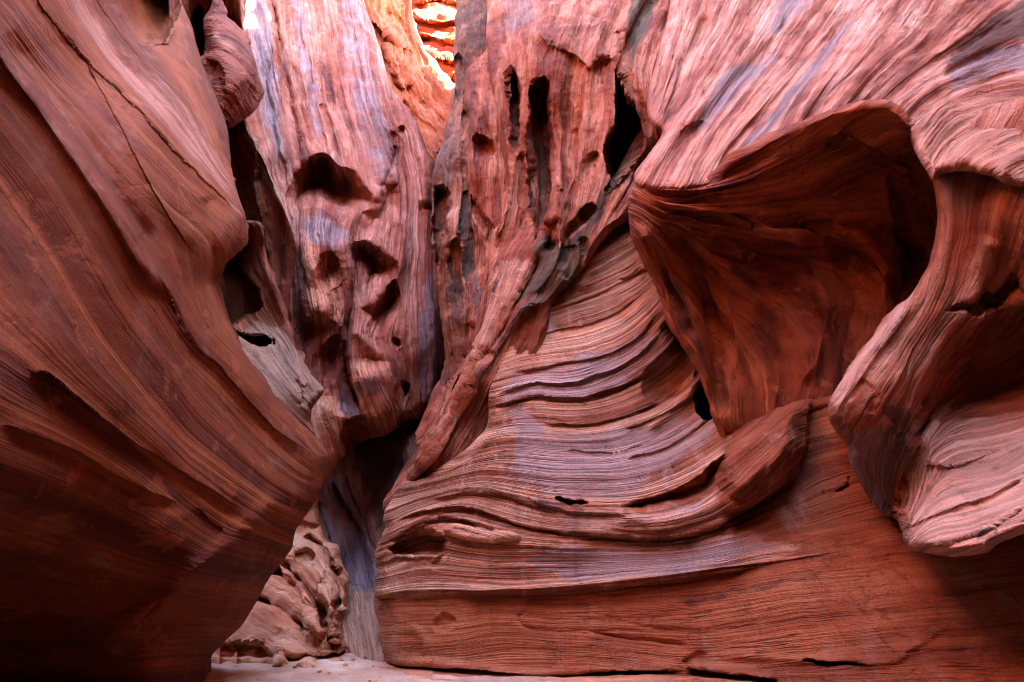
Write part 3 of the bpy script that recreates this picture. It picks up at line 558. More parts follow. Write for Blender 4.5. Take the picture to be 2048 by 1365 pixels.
# ------------------------------------------------------------ fluted hanging wall with the slanting rib
fluted = rock('rock_wall', [(985, -700), (974, -60), (973, 70), (982, 165), (993, 262), (1002, 334), (997, 378), (986, 440), (975, 484), (974, 540), (968, 580), (955, 620), (945, 665), (935, 700), (918, 735), (893, 775), (866, 795), (858, 812), (842, 846), (828, 872), (832, 893), (848, 905),
      (828, 940), (803, 968), (775, 1015), (800, 1060), (900, 1040), (1010, 930), (1060, 800), (1090, 700), (1110, 607), (1145, 566), (1166, 545), (1185, 510), (1230, 460), (1290, 420), (1345, 330), (1380, 200), (1400, -700)],
    [(980, 0, 11.6), (1050, 0, 11.1), (1150, 0, 11.0), (1250, 0, 11.0), (1380, 0, 11.2), (1000, 250, 10.4), (1030, 250, 10.1), (1120, 110, 9.6), (1080, 70, 9.8), (1200, 110, 9.5), (1130, 250, 10.0), (1210, 260, 9.4), (1130, 400, 9.5), (1060, 480, 9.7), (990, 480, 10.2), (1000, 540, 9.8), (1060, 560, 9.4), (1130, 540, 9.1), (1200, 380, 9.3), (1300, 200, 9.6), (1320, 350, 9.9),
     (960, 640, 9.8), (1020, 640, 9.3), (900, 780, 9.8), (960, 770, 9.3), (860, 850, 9.7), (900, 880, 9.2), (835, 940, 9.2), (800, 1030, 9.4), (1000, 850, 9.6), (1000, -700, 18), (1400, -700, 18), (1200, -350, 14.5)],
    [(0, [(975, -60), (985, 160), (1000, 300), (995, 400), (976, 500), (960, 600), (935, 700), (860, 820)]),
     (50, [(1040, -60), (1030, 60), (1035, 200), (1045, 330), (1035, 430), (1000, 510), (975, 600), (940, 710), (885, 830), (830, 900)]),
     (110, [(1120, -60), (1080, 60), (1070, 160), (1080, 300), (1095, 400), (1060, 480), (1020, 560), (990, 650), (930, 780), (870, 890), (800, 980)]),
     (170, [(1200, -60), (1140, 100), (1120, 200), (1120, 300), (1130, 380), (1100, 470), (1060, 560), (1010, 660), (950, 790), (890, 900), (800, 1020)]),
     (230, [(1270, -60), (1190, 110), (1180, 220), (1165, 310), (1150, 400), (1120, 500), (1060, 600), (1010, 700), (960, 820)]),
     (280, [(1310, -60), (1240, 110), (1220, 240), (1210, 330), (1185, 420), (1150, 500), (1090, 600)]),
     (330, [(1340, -60), (1270, 80), (1265, 180), (1285, 260), (1270, 340), (1220, 430), (1160, 540)]),
     (380, [(1390, -60), (1310, 100), (1300, 220), (1330, 300)])],
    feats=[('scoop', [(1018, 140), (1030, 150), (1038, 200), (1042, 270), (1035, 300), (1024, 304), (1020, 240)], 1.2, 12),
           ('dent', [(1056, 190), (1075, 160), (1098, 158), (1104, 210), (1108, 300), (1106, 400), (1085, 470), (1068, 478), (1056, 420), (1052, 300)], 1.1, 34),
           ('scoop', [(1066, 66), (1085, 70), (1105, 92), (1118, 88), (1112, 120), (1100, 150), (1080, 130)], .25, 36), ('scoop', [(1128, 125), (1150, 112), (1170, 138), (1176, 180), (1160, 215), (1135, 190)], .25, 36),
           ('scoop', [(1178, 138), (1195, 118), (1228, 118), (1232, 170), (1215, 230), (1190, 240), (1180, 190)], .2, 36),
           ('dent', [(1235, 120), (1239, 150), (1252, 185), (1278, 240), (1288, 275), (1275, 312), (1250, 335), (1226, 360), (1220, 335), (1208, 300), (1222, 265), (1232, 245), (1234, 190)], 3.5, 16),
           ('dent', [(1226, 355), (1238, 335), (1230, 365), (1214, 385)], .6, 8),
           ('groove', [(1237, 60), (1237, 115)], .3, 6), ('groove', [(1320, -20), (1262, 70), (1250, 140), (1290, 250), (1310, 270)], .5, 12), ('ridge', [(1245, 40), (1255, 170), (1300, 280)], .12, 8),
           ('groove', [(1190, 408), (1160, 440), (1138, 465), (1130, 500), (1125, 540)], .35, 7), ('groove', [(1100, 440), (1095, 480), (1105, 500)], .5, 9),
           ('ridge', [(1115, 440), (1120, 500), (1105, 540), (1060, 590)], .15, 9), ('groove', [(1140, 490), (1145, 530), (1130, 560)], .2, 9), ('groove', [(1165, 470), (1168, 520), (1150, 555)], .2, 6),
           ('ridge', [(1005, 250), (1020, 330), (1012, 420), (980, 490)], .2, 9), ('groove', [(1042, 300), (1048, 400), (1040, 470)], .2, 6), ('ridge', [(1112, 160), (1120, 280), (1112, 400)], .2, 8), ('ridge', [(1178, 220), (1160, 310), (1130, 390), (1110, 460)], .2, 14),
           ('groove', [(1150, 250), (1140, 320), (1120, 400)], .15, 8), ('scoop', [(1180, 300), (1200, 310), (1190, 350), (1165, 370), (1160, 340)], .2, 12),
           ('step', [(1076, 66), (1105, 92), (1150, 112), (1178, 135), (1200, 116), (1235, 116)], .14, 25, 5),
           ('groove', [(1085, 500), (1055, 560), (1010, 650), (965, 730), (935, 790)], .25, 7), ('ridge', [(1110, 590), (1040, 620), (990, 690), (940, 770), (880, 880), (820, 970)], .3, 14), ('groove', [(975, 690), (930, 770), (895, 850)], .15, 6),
           ('groove', [(938, 660), (935, 700), (955, 690)], .2, 5), ('bulge', [(845, 830), (870, 800), (895, 800), (890, 850), (860, 890), (835, 890)], .3, 25), ('groove', [(985, 700), (955, 740), (940, 800)], .2, 5)],
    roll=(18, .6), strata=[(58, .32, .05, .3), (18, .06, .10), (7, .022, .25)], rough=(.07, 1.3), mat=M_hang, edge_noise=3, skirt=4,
    stains_light=[('d', [(1060, 190), (1078, 165), (1096, 165), (1102, 300), (1098, 420), (1075, 470), (1060, 420)], 16, .55), ('d', [(1022, 140), (1036, 200), (1040, 290), (1026, 300)], 8, .5), ('d', [(1205, 380), (1225, 395), (1165, 470), (1120, 540), (1060, 600), (1040, 610), (1090, 540), (1140, 470)], 12, .7), ('g', [(1235, 330), (1245, 345), (1190, 440), (1160, 540), (1100, 600), (1050, 630), (1020, 650), (1080, 560), (1120, 500), (1180, 420)], 16, .8), ('p', [(985, 530), (1060, 520), (1080, 550), (1020, 610), (985, 690), (930, 780), (880, 870), (840, 940), (835, 890), (900, 790), (945, 700), (975, 590)], 20, .75), ('g', [(1085, 470), (1110, 490), (1150, 500), (1168, 520), (1140, 570), (1105, 605), (1100, 565), (1030, 600), (1060, 540)], 12, .85),  # first two dark patches paint shade into the concavity and slot
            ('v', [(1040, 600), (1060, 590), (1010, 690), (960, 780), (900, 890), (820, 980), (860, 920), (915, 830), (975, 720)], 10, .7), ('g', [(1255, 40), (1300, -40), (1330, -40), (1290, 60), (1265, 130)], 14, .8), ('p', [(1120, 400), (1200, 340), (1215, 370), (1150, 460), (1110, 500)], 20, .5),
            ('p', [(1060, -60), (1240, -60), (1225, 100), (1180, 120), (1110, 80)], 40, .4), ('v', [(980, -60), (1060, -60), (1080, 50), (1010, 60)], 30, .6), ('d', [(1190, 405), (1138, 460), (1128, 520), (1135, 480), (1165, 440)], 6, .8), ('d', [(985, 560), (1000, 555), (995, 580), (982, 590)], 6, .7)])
tag(fluted, 'red fluted wall with black slots, its grey rib slanting down to the left', 'rock wall')

# ------------------------------------------------------------ great banded wall : banded face, base course, ledge
band_root = empty('rock_wall', (1.2, 8.6, 0))
tag(band_root, 'great wall of pink and grey wavy bands in the centre, undercut over an orange base', 'rock wall')
band = rock('banded_face', [(1290, 250), (1236, 338), (1216, 376), (1180, 430), (1150, 490), (1150, 530), (1100, 590), (1045, 640), (1008, 690), (987, 740), (976, 790), (974, 850), (940, 892), (880, 930), (830, 958), (803, 964), (785, 995), (770, 1022), (766, 1041), (771, 1055), (758, 1085), (749, 1114), (753, 1143), (749, 1172),
      (756, 1196), (800, 1199), (900, 1199), (1000, 1198), (1150, 1188), (1300, 1172), (1450, 1152), (1560, 1134), (1700, 1114), (1850, 1095), (2050, 1075), (2300, 1050), (2300, 720), (1900, 715), (1760, 745), (1660, 792), (1600, 800), (1540, 820), (1490, 846), (1462, 858), (1452, 835), (1448, 760), (1400, 600), (1360, 250)],
    [(1250, 350, 10.4), (1200, 470, 10.0), (1130, 600, 9.6), (1250, 600, 9.5), (1150, 750, 8.95), (1250, 780, 8.95), (1150, 950, 8.35), (1100, 1060, 8.2), (1150, 1160, 8.1), (1000, 700, 9.25), (985, 850, 8.85), (880, 950, 8.8), (800, 985, 8.9), (770, 1050, 8.75), (755, 1180, 8.5), (870, 1050, 8.5), (900, 1150, 8.35),
     (1330, 640, 9.1), (1390, 800, 9.0), (1430, 860, 8.6), (1300, 900, 8.45), (1440, 960, 8.1), (1480, 868, 8.12), (1540, 840, 8.0), (1600, 818, 7.95), (1680, 810, 7.9), (1350, 1060, 7.95), (1600, 1050, 7.7), (1600, 920, 7.85), (1800, 1000, 7.3), (2100, 1000, 6.6), (1350, 1150, 7.75), (1600, 1110, 7.4), (2250, 1050, 6.1), (2250, 720, 7.2), (1750, 760, 7.9), (1450, 640, 9.4), (1400, 300, 10.5), (1300, 280, 10.3)],
    [(0, [(1000, 560), (1080, 500), (1150, 440), (1210, 390), (1290, 330)]),
     (60, [(1000, 640), (1080, 590), (1150, 560), (1230, 520), (1310, 460)]),
     (110, [(1000, 680), (1065, 660), (1130, 640), (1200, 620), (1270, 585), (1330, 530)]),
     (170, [(985, 740), (1080, 718), (1160, 705), (1230, 685), (1290, 645), (1345, 580)]),
     (225, [(978, 785), (1060, 765), (1130, 765), (1200, 745), (1270, 712), (1330, 660), (1370, 610)]),
     (260, [(975, 818), (1060, 790), (1140, 793), (1210, 780), (1280, 750), (1340, 700), (1385, 650)]),
     (320, [(900, 885), (980, 850), (1060, 840), (1150, 845), (1230, 830), (1300, 805), (1360, 765), (1410, 710)]),
     (380, [(870, 935), (1000, 895), (1100, 900), (1200, 900), (1290, 880), (1370, 840), (1440, 790)]),
     (435, [(840, 975), (960, 940), (1060, 950), (1180, 955), (1290, 945), (1380, 905), (1450, 860)]),
     (485, [(800, 1010), (920, 980), (1000, 985), (1070, 1000), (1160, 1012), (1260, 1012), (1340, 992), (1400, 965), (1460, 925), (1530, 870)]),
     (525, [(780, 1055), (870, 1012), (940, 1002), (1010, 1022), (1090, 1045), (1200, 1052), (1300, 1057), (1380, 1042), (1450, 1012), (1510, 965), (1590, 880)]),
     (585, [(765, 1110), (850, 1068), (920, 1078), (1000, 1088), (1100, 1090), (1250, 1097), (1400, 1087), (1500, 1062), (1620, 1020), (1800, 960), (2100, 900)]),
     (655, [(755, 1175), (850, 1160), (1000, 1165), (1150, 1158), (1300, 1143), (1450, 1123), (1600, 1100), (1750, 1075), (2100, 1030)])],
    feats=[('step', [(985, 792), (1060, 768), (1130, 768), (1200, 748), (1270, 715), (1330, 662)], 0.099, 14), ('step', [(978, 818), (1060, 794), (1140, 797), (1210, 784), (1280, 753), (1340, 703)], 0.129, 18), ('step', [(1020, 745), (1120, 728), (1200, 715), (1270, 680), (1320, 620)], 0.079, 14),
           ('step', [(1000, 690), (1100, 664), (1200, 640), (1290, 590)], 0.059, 14), ('step', [(1040, 640), (1130, 610), (1230, 570), (1300, 520)], 0.050, 14), ('step', [(1080, 845), (1160, 850), (1240, 835), (1310, 808), (1370, 765)], 0.070, 12), ('step', [(1240, 860), (1310, 835), (1380, 790), (1410, 740)], 0.090, 14),
           ('step', [(1250, 920), (1340, 890), (1430, 830)], 0.070, 12), ('step', [(1130, 900), (1230, 903), (1300, 885)], 0.030, 10),
           ('dent', [(1290, 740), (1345, 690), (1375, 650), (1390, 700), (1385, 760), (1340, 800), (1290, 800)], .35, 30), ('dent', [(1385, 790), (1415, 770), (1435, 800), (1430, 835), (1405, 838)], 1.6, 16),
           ('ridge', [(1290, 860), (1340, 825), (1380, 780), (1400, 720)], .12, 10),
           ('step', [(1060, 1000), (1130, 1020), (1190, 1028), (1260, 1030)], 0.090, 14), ('step', [(860, 1000), (940, 985), (1020, 995), (1060, 1010), (1130, 1030)], 0.070, 14), ('dent', [(1110, 995), (1140, 998), (1172, 1006), (1165, 1012), (1130, 1008)], .4, 6),
           ('step', [(790, 1045), (850, 1022), (930, 1015), (1000, 1035), (1080, 1060), (1180, 1072)], 0.099, 16), ('step', [(775, 1085), (840, 1045), (900, 1038), (960, 1050)], 0.079, 14), ('step', [(870, 1030), (930, 1042), (1000, 1060)], 0.070, 10),
           ('dent', [(1240, 1012), (1330, 985), (1400, 950), (1448, 905), (1455, 940), (1425, 978), (1350, 1012), (1270, 1022)], .5, 22),
           ('ridge', [(1200, 1030), (1300, 1040), (1390, 1025), (1470, 985), (1540, 925), (1590, 850)], .22, 22), ('step', [(1130, 1062), (1200, 1068), (1300, 1075), (1400, 1062), (1490, 1020), (1560, 960), (1608, 880)], 0.208, 40),
           ('dent', [(775, 1100), (800, 1075), (850, 1058), (885, 1068), (890, 1085), (870, 1105), (830, 1112), (790, 1110)], .55, 16), ('bulge', [(885, 1062), (930, 1048), (1000, 1058), (1040, 1075), (1000, 1082), (930, 1080)], .15, 10), ('groove', [(890, 1075), (880, 1110), (865, 1140)], .08, 5),
           ('step', [(760, 1130), (800, 1115), (870, 1118)], 0.040, 12), ('ridge', [(900, 1190), (1000, 1178), (1150, 1168), (1300, 1152), (1500, 1120)], .08, 14),
           ('step', [(1230, 560), (1290, 540), (1330, 500)], 0.059, 18), ('ridge', [(1165, 590), (1180, 530), (1230, 490), (1300, 470)], .15, 16),
           ('bulge', [(1436, 890), (1490, 850), (1560, 815), (1604, 800), (1612, 860), (1594, 925), (1545, 975), (1480, 1005), (1430, 975)], .45, 55), ('step', [(1440, 1030), (1490, 1012), (1545, 980), (1594, 930), (1612, 865), (1606, 790)], .4, 50, 6), ('groove', [(1500, 850), (1540, 880), (1530, 940), (1480, 990)], .08, 10),
           ('groove', [(1330, 640), (1372, 700), (1400, 760)], .3, 12), ('dent', [(1668, 985), (1690, 965), (1702, 950), (1700, 968), (1685, 980)], .25, 8), ('dent', [(1640, 985), (1655, 980), (1650, 992)], .12, 6)],
    roll=(18, .4), strata=[(40, .07, .04, .3), (15, .036, .05), (7, .028, .08), (3.6, .014, .12)], rough=(.03, 1.2), mat=M_band, edge_noise=2.5, skirt=3, parent=band_root,
    stains_light=[('g', [(1450, 830), (1560, 790), (1700, 760), (2000, 680), (2300, 680), (2300, 1080), (1800, 1110), (1600, 1100), (1500, 1060), (1430, 1020), (1440, 940)], 34, 1.0), ('g', [(1240, 1005), (1340, 985), (1440, 920), (1450, 960), (1380, 1010), (1260, 1025)], 10, .8), ('g', [(1230, 1060), (1400, 1050), (1500, 1010), (1560, 1050), (1400, 1080), (1250, 1080)], 10, .7), ('v', [(1010, 800), (1080, 840), (1100, 870), (1300, 850), (1420, 810), (1440, 850), (1380, 905), (1290, 960), (1240, 1000), (1120, 990), (1030, 960), (1030, 880)], 30, .95), ('v', [(1020, 745), (1120, 720), (1240, 680), (1320, 640), (1360, 690), (1300, 740), (1200, 790), (1090, 800), (1000, 800)], 30, .65),
            ('v', [(1050, 1105), (1250, 1085), (1450, 1075), (1560, 1060), (1560, 1090), (1400, 1140), (1200, 1155), (1080, 1150)], 25, .85), ('v', [(1190, 430), (1215, 400), (1225, 460), (1200, 480)], 10, .8), ('p', [(1000, 560), (1110, 600), (1250, 540), (1310, 510), (1330, 580), (1240, 640), (1100, 690), (1000, 740)], 30, .45),
            ('p', [(800, 990), (900, 930), (1000, 920), (1040, 980), (940, 1000), (830, 1030)], 25, .6), ('p', [(770, 1150), (860, 1120), (1000, 1120), (1030, 1160), (900, 1180), (770, 1185)], 20, .5), ('v', [(1060, 990), (1200, 1030), (1300, 1035), (1400, 1000), (1400, 1020), (1250, 1050), (1100, 1035)], 12, .7),
            ('p', [(1180, 1022), (1290, 1030), (1400, 1010), (1440, 985), (1440, 995), (1300, 1040), (1200, 1035)], 6, .7)])
base = rock('base_course', [(752, 1160), (748, 1195), (748, 1217), (754, 1240), (760, 1262), (762, 1293), (764, 1330), (768, 1380), (760, 1480), (2400, 1560), (2400, 1000), (1900, 1000), (1500, 1040), (1100, 1090), (850, 1110), (780, 1130)],
    [(1100, 1100, 8.5), (1500, 1050, 8.0), (760, 1200, 8.6), (764, 1330, 8.65), (900, 1220, 8.4), (900, 1300, 8.4), (1100, 1220, 8.2), (1100, 1330, 8.1), (1350, 1190, 7.84), (1350, 1320, 7.8), (1560, 1150, 7.44), (1600, 1300, 7.2), (1800, 1130, 6.95), (1800, 1300, 6.6), (2048, 1100, 6.45), (2048, 1300, 5.9), (2400, 1050, 5.8), (2400, 1500, 4.9), (1500, 1450, 7.2), (900, 1450, 8.2)],
    [(0, [(755, 1195), (900, 1195), (1100, 1190), (1300, 1170), (1500, 1145), (1700, 1115), (2100, 1060)]), (45, [(760, 1240), (900, 1232), (1000, 1226), (1150, 1235), (1350, 1228), (1500, 1205), (1700, 1185), (2100, 1140)]), (90, [(765, 1290), (900, 1285), (1000, 1268), (1150, 1280), (1350, 1296), (1500, 1290), (1700, 1265), (2100, 1230)]),
     (140, [(765, 1340), (900, 1330), (1100, 1322), (1250, 1332), (1400, 1350), (1700, 1340), (2100, 1320)])],
    feats=[('groove', [(1640, 1120), (1690, 1185), (1740, 1250), (1790, 1315)], .03, 7), ('groove', [(1665, 1115), (1720, 1180), (1780, 1250), (1820, 1300)], .025, 8), ('groove', [(1760, 1095), (1830, 1170), (1900, 1250), (1960, 1330)], .03, 9), ('groove', [(1850, 1120), (1920, 1190), (2000, 1290)], .03, 9), ('groove', [(1950, 1100), (2020, 1180), (2080, 1260)], .03, 9), ('groove', [(1600, 1150), (1650, 1220), (1700, 1300)], .02, 7), ('dent', [(860, 1245), (890, 1225), (915, 1235), (905, 1260), (880, 1270)], .08, 14), ('groove', [(1070, 1215), (1035, 1240), (1080, 1262), (1180, 1268)], .04, 4), ('groove', [(1170, 1262), (1280, 1280), (1380, 1292)], .06, 4), ('groove', [(1200, 1230), (1290, 1255), (1390, 1262)], .03, 4),
           ('step', [(760, 1320), (900, 1335), (1050, 1352), (1200, 1345), (1370, 1342)], .3, 20), ('step', [(1370, 1335), (1450, 1345), (1560, 1362)], .3, 20), ('dent', [(1600, 1318), (1680, 1325), (1750, 1328), (1700, 1334), (1640, 1328)], .3, 6), ('ridge', [(1420, 1310), (1600, 1318), (1780, 1322), (1830, 1290), (1900, 1250)], .04, 8),
           ('dent', [(1365, 1320), (1400, 1298), (1420, 1320), (1400, 1340), (1370, 1338)], .06, 14), ('ridge', [(820, 1250), (850, 1280), (860, 1330)], .05, 9)],
    roll=(48, .9), strata=[(60, .07, .06, 0), (24, .022, .1), (9, .006, .2)], rough=(.025, 1.2), mat=M_base, edge_noise=2, skirt=3, parent=band_root,
    stains_light=[('d', [(1350, 1190), (1500, 1165), (1640, 1140), (1640, 1160), (1480, 1195), (1380, 1215)], 14, .55), ('v', [(1060, 1320), (1300, 1300), (1420, 1330), (1600, 1335), (1780, 1330), (1600, 1350), (1300, 1345)], 12, .35), ('p', [(1640, 1140), (1750, 1120), (1780, 1300), (1700, 1310)], 40, .3)])
ledge = rock('foot_ledge', [(690, 1440), (716, 1378), (735, 1352), (755, 1332), (768, 1326), (800, 1334), (860, 1340), (950, 1349), (1060, 1356), (1150, 1354), (1300, 1348), (1420, 1354), (1560, 1366), (1700, 1390), (1700, 1560), (690, 1560)],
    [(762, 1328, 8.75), (725, 1365, 8.25), (850, 1345, 8.3), (1000, 1358, 7.95), (850, 1400, 7.4), (1000, 1440, 6.8), (1300, 1355, 7.55), (1400, 1365, 7.4), (1400, 1440, 6.3), (700, 1430, 7.2), (1650, 1400, 6.8), (1300, 1550, 5.6), (700, 1550, 6.2), (1690, 1550, 5.4)],
    [(0, [(740, 1340), (850, 1345), (1000, 1358), (1400, 1360)]), (30, [(720, 1370), (850, 1370), (1000, 1380), (1400, 1390)]), (100, [(700, 1440), (1400, 1460)])],
    feats=[('groove', [(860, 1345), (930, 1358), (1000, 1375)], .08, 4), ('groove', [(960, 1350), (1040, 1362), (1100, 1385)], .08, 4), ('groove', [(1300, 1352), (1360, 1362), (1420, 1385)], .08, 4)],
    roll=(10, .25), strata=[(9, .03, .2)], rough=(.04, 1.4), mat=M_but, edge_noise=2, skirt=1.5, parent=band_root)

# ------------------------------------------------------------ curled overhang : brow and hollow
curl_root = empty('rock_overhang', (2.6, 6.8, 4.0))
tag(curl_root, 'curled overhang with a pale streaked brow above a deep rust red hollow', 'rock overhang')
brow = rock('brow', [(1268, 352), (1284, 380), (1330, 387), (1375, 388), (1424, 376), (1462, 338), (1510, 314), (1552, 292), (1574, 292), (1584, 304), (1594, 276), (1632, 254), (1641, 262), (1652, 246), (1700, 230), (1745, 219), (1785, 224), (1812, 246), (1830, 296),
      (1848, 336), (1866, 362), (1880, 350), (1920, 342), (1955, 346), (1985, 352), (2010, 366), (2035, 374), (2060, 380), (2330, 420), (2330, -800), (1250, -800), (1345, -60), (1335, 30), (1310, 130), (1294, 205), (1302, 245), (1322, 268), (1300, 305)],
    [(1275, 360, 7.5), (1350, 380, 7.0), (1420, 370, 6.75), (1500, 310, 6.6), (1585, 295, 6.4), (1650, 245, 6.35), (1740, 222, 6.3), (1815, 255, 6.0), (1866, 355, 5.35), (1950, 340, 5.2), (2048, 375, 4.8), (1300, 220, 8.5), (1330, 100, 9.5), (1350, 0, 10.4), (1400, 250, 7.9), (1500, 150, 8.6), (1600, 0, 10.2), (1600, 150, 8.0), (1720, 100, 8.1), (1900, 0, 9.2), (1900, 150, 7.1), (1900, 250, 6.1), (2048, 0, 8.8), (2048, 180, 6.7), (2048, 280, 5.5), (2330, 400, 4.0), (2330, 0, 7.4),
     (1300, -800, 14), (1700, -800, 13), (2330, -800, 10), (1400, -300, 12.5), (2000, -300, 11.5)],
    [(0, [(1345, -60), (1320, 80), (1295, 200)]), (50, [(1430, -60), (1370, 80), (1320, 240)]), (110, [(1500, -60), (1430, 90), (1345, 230), (1278, 340)]), (180, [(1590, -60), (1480, 120), (1380, 260), (1310, 375)]), (250, [(1690, -60), (1570, 100), (1450, 250), (1375, 380)]), (310, [(1750, -60), (1640, 90), (1530, 230), (1440, 340)]),
     (360, [(1810, -60), (1700, 90), (1610, 220), (1580, 300)]), (410, [(1880, -60), (1770, 90), (1680, 190), (1640, 250)]), (460, [(1970, -40), (1860, 80), (1760, 160), (1700, 225)]), (510, [(2080, -30), (1950, 70), (1830, 145), (1760, 215)]), (560, [(2150, 60), (2000, 120), (1880, 170), (1800, 235)]),
     (610, [(2150, 150), (2000, 170), (1890, 210), (1825, 280)]), (660, [(2150, 220), (2020, 240), (1920, 275), (1862, 350)]), (710, [(2200, 270), (2060, 295), (1990, 325), (1960, 345)]), (750, [(2200, 330), (2090, 345), (2030, 375)])],
    feats=[('groove', [(1345, 60), (1318, 150), (1305, 240)], .12, 8), ('groove', [(1420, 20), (1370, 130), (1325, 260)], .3, 12), ('groove', [(1560, 60), (1480, 160), (1400, 250), (1330, 320)], .10, 9), ('groove', [(1720, 10), (1640, 90), (1560, 190), (1470, 290), (1430, 360)], .2, 10), ('groove', [(1640, 60), (1560, 150), (1450, 270), (1370, 370)], .12, 9),
           ('groove', [(1800, 60), (1720, 130), (1650, 200), (1605, 265)], .15, 9), ('groove', [(1900, 60), (1810, 120), (1730, 180), (1690, 235)], .14, 8), ('groove', [(2048, 30), (1950, 80), (1870, 130), (1790, 190), (1765, 215)], .26, 12), ('groove', [(2060, 140), (1960, 160), (1880, 190), (1820, 245)], .16, 9), ('groove', [(2060, 90), (1960, 110), (1890, 150)], .18, 10),
           ('ridge', [(1690, 30), (1600, 130), (1490, 240), (1400, 330), (1355, 385)], .14, 16), ('ridge', [(1760, 40), (1680, 130), (1610, 220), (1583, 300)], .14, 12), ('ridge', [(1540, 60), (1440, 170), (1350, 270), (1280, 360)], .12, 14), ('dent', [(1360, 270), (1390, 240), (1420, 245), (1400, 280), (1370, 290)], .12, 14),
           ('ridge', [(1860, 90), (1760, 160), (1690, 230)], .08, 9), ('ridge', [(2048, 60), (1900, 120), (1800, 190), (1750, 220)], .07, 9), ('ridge', [(2070, 300), (2020, 325), (1995, 365)], .1, 10), ('ridge', [(2070, 260), (1960, 295), (1880, 345)], .06, 14)],
    roll=(26, .5), strata=[(50, .15, .05, .3), (17, .055, .08), (6, .022, .2), (3.2, .008, .3)], rough=(.03, 1.3), mat=M_brow, edge_noise=2, skirt=1.6, parent=curl_root,
    stains_light=[('v', [(1440, 150), (1530, 110), (1560, 120), (1480, 190), (1420, 250), (1380, 270)], 18, .7), ('v', [(1700, 30), (1720, 20), (1660, 110), (1590, 200), (1500, 300), (1460, 325), (1540, 220), (1640, 100)], 14, .8), ('v', [(1600, -60), (1680, -60), (1600, 40), (1520, 70)], 20, .6), ('p', [(1860, 230), (1950, 200), (2100, 190), (2300, 190), (2300, 330), (1960, 340), (1870, 345), (1835, 290)], 25, .95),  # pale right end: skylight on the slope put into the colour
            ('p', [(1500, 200), (1600, 120), (1640, 120), (1500, 270), (1400, 370), (1330, 380)], 22, .7), ('d', [(2000, 20), (2100, -20), (2200, 20), (2100, 60), (1990, 90), (1900, 130), (1900, 105)], 14, .75), ('v', [(1930, 110), (2200, 60), (2200, 110), (2000, 150), (1900, 180)], 16, .7)])
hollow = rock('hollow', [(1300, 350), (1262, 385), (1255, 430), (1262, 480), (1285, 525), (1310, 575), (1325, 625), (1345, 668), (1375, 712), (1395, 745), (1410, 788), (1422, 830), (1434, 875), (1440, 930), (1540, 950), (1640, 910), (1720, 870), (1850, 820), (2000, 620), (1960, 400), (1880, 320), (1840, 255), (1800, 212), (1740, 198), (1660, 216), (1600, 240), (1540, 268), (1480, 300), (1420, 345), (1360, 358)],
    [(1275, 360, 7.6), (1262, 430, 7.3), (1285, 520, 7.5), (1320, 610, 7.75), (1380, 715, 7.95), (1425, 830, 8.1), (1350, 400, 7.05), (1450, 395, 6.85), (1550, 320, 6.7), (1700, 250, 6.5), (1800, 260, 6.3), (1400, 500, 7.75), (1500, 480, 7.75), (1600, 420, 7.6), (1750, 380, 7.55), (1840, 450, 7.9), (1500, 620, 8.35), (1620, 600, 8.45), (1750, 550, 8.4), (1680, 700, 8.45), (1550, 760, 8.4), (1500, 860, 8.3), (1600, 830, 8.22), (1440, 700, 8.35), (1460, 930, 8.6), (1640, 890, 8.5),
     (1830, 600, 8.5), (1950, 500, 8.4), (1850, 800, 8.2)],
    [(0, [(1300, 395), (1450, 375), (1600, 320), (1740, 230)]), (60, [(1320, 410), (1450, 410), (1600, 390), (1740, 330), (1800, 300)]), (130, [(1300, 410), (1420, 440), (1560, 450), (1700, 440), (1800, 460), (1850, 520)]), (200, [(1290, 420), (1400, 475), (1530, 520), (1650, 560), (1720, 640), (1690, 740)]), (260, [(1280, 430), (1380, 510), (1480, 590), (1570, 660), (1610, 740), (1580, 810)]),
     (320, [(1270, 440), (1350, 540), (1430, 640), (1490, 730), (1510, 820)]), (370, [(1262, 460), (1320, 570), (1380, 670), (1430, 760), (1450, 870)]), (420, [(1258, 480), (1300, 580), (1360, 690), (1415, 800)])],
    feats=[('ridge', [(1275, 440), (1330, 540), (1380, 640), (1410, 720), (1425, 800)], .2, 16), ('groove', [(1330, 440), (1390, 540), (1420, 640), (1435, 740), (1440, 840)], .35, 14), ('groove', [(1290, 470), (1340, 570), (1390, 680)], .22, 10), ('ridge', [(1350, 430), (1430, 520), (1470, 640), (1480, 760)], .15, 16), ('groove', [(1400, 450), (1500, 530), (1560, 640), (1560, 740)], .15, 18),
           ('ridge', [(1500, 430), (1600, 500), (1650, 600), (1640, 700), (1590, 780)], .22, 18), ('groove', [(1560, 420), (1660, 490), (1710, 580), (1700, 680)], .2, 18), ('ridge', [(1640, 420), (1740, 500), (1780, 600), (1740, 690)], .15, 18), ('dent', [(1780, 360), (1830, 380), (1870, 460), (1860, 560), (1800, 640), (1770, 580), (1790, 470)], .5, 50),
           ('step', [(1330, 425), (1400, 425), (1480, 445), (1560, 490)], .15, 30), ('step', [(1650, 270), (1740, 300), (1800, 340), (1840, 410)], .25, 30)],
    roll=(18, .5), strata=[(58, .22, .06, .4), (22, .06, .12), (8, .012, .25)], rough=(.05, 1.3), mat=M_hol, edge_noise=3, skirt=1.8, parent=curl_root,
    stains_light=[('d', [(1310, 480), (1345, 520), (1400, 660), (1420, 780), (1390, 720), (1340, 600)], 14, .6), ('d', [(1420, 480), (1520, 540), (1560, 620), (1570, 720), (1540, 790), (1500, 700), (1490, 600)], 30, .5), ('d', [(1740, 400), (1830, 440), (1850, 540), (1790, 640), (1740, 700), (1760, 560)], 30, .45), ('d', [(1400, 400), (1500, 420), (1560, 470), (1500, 470), (1420, 450)], 16, .4)])

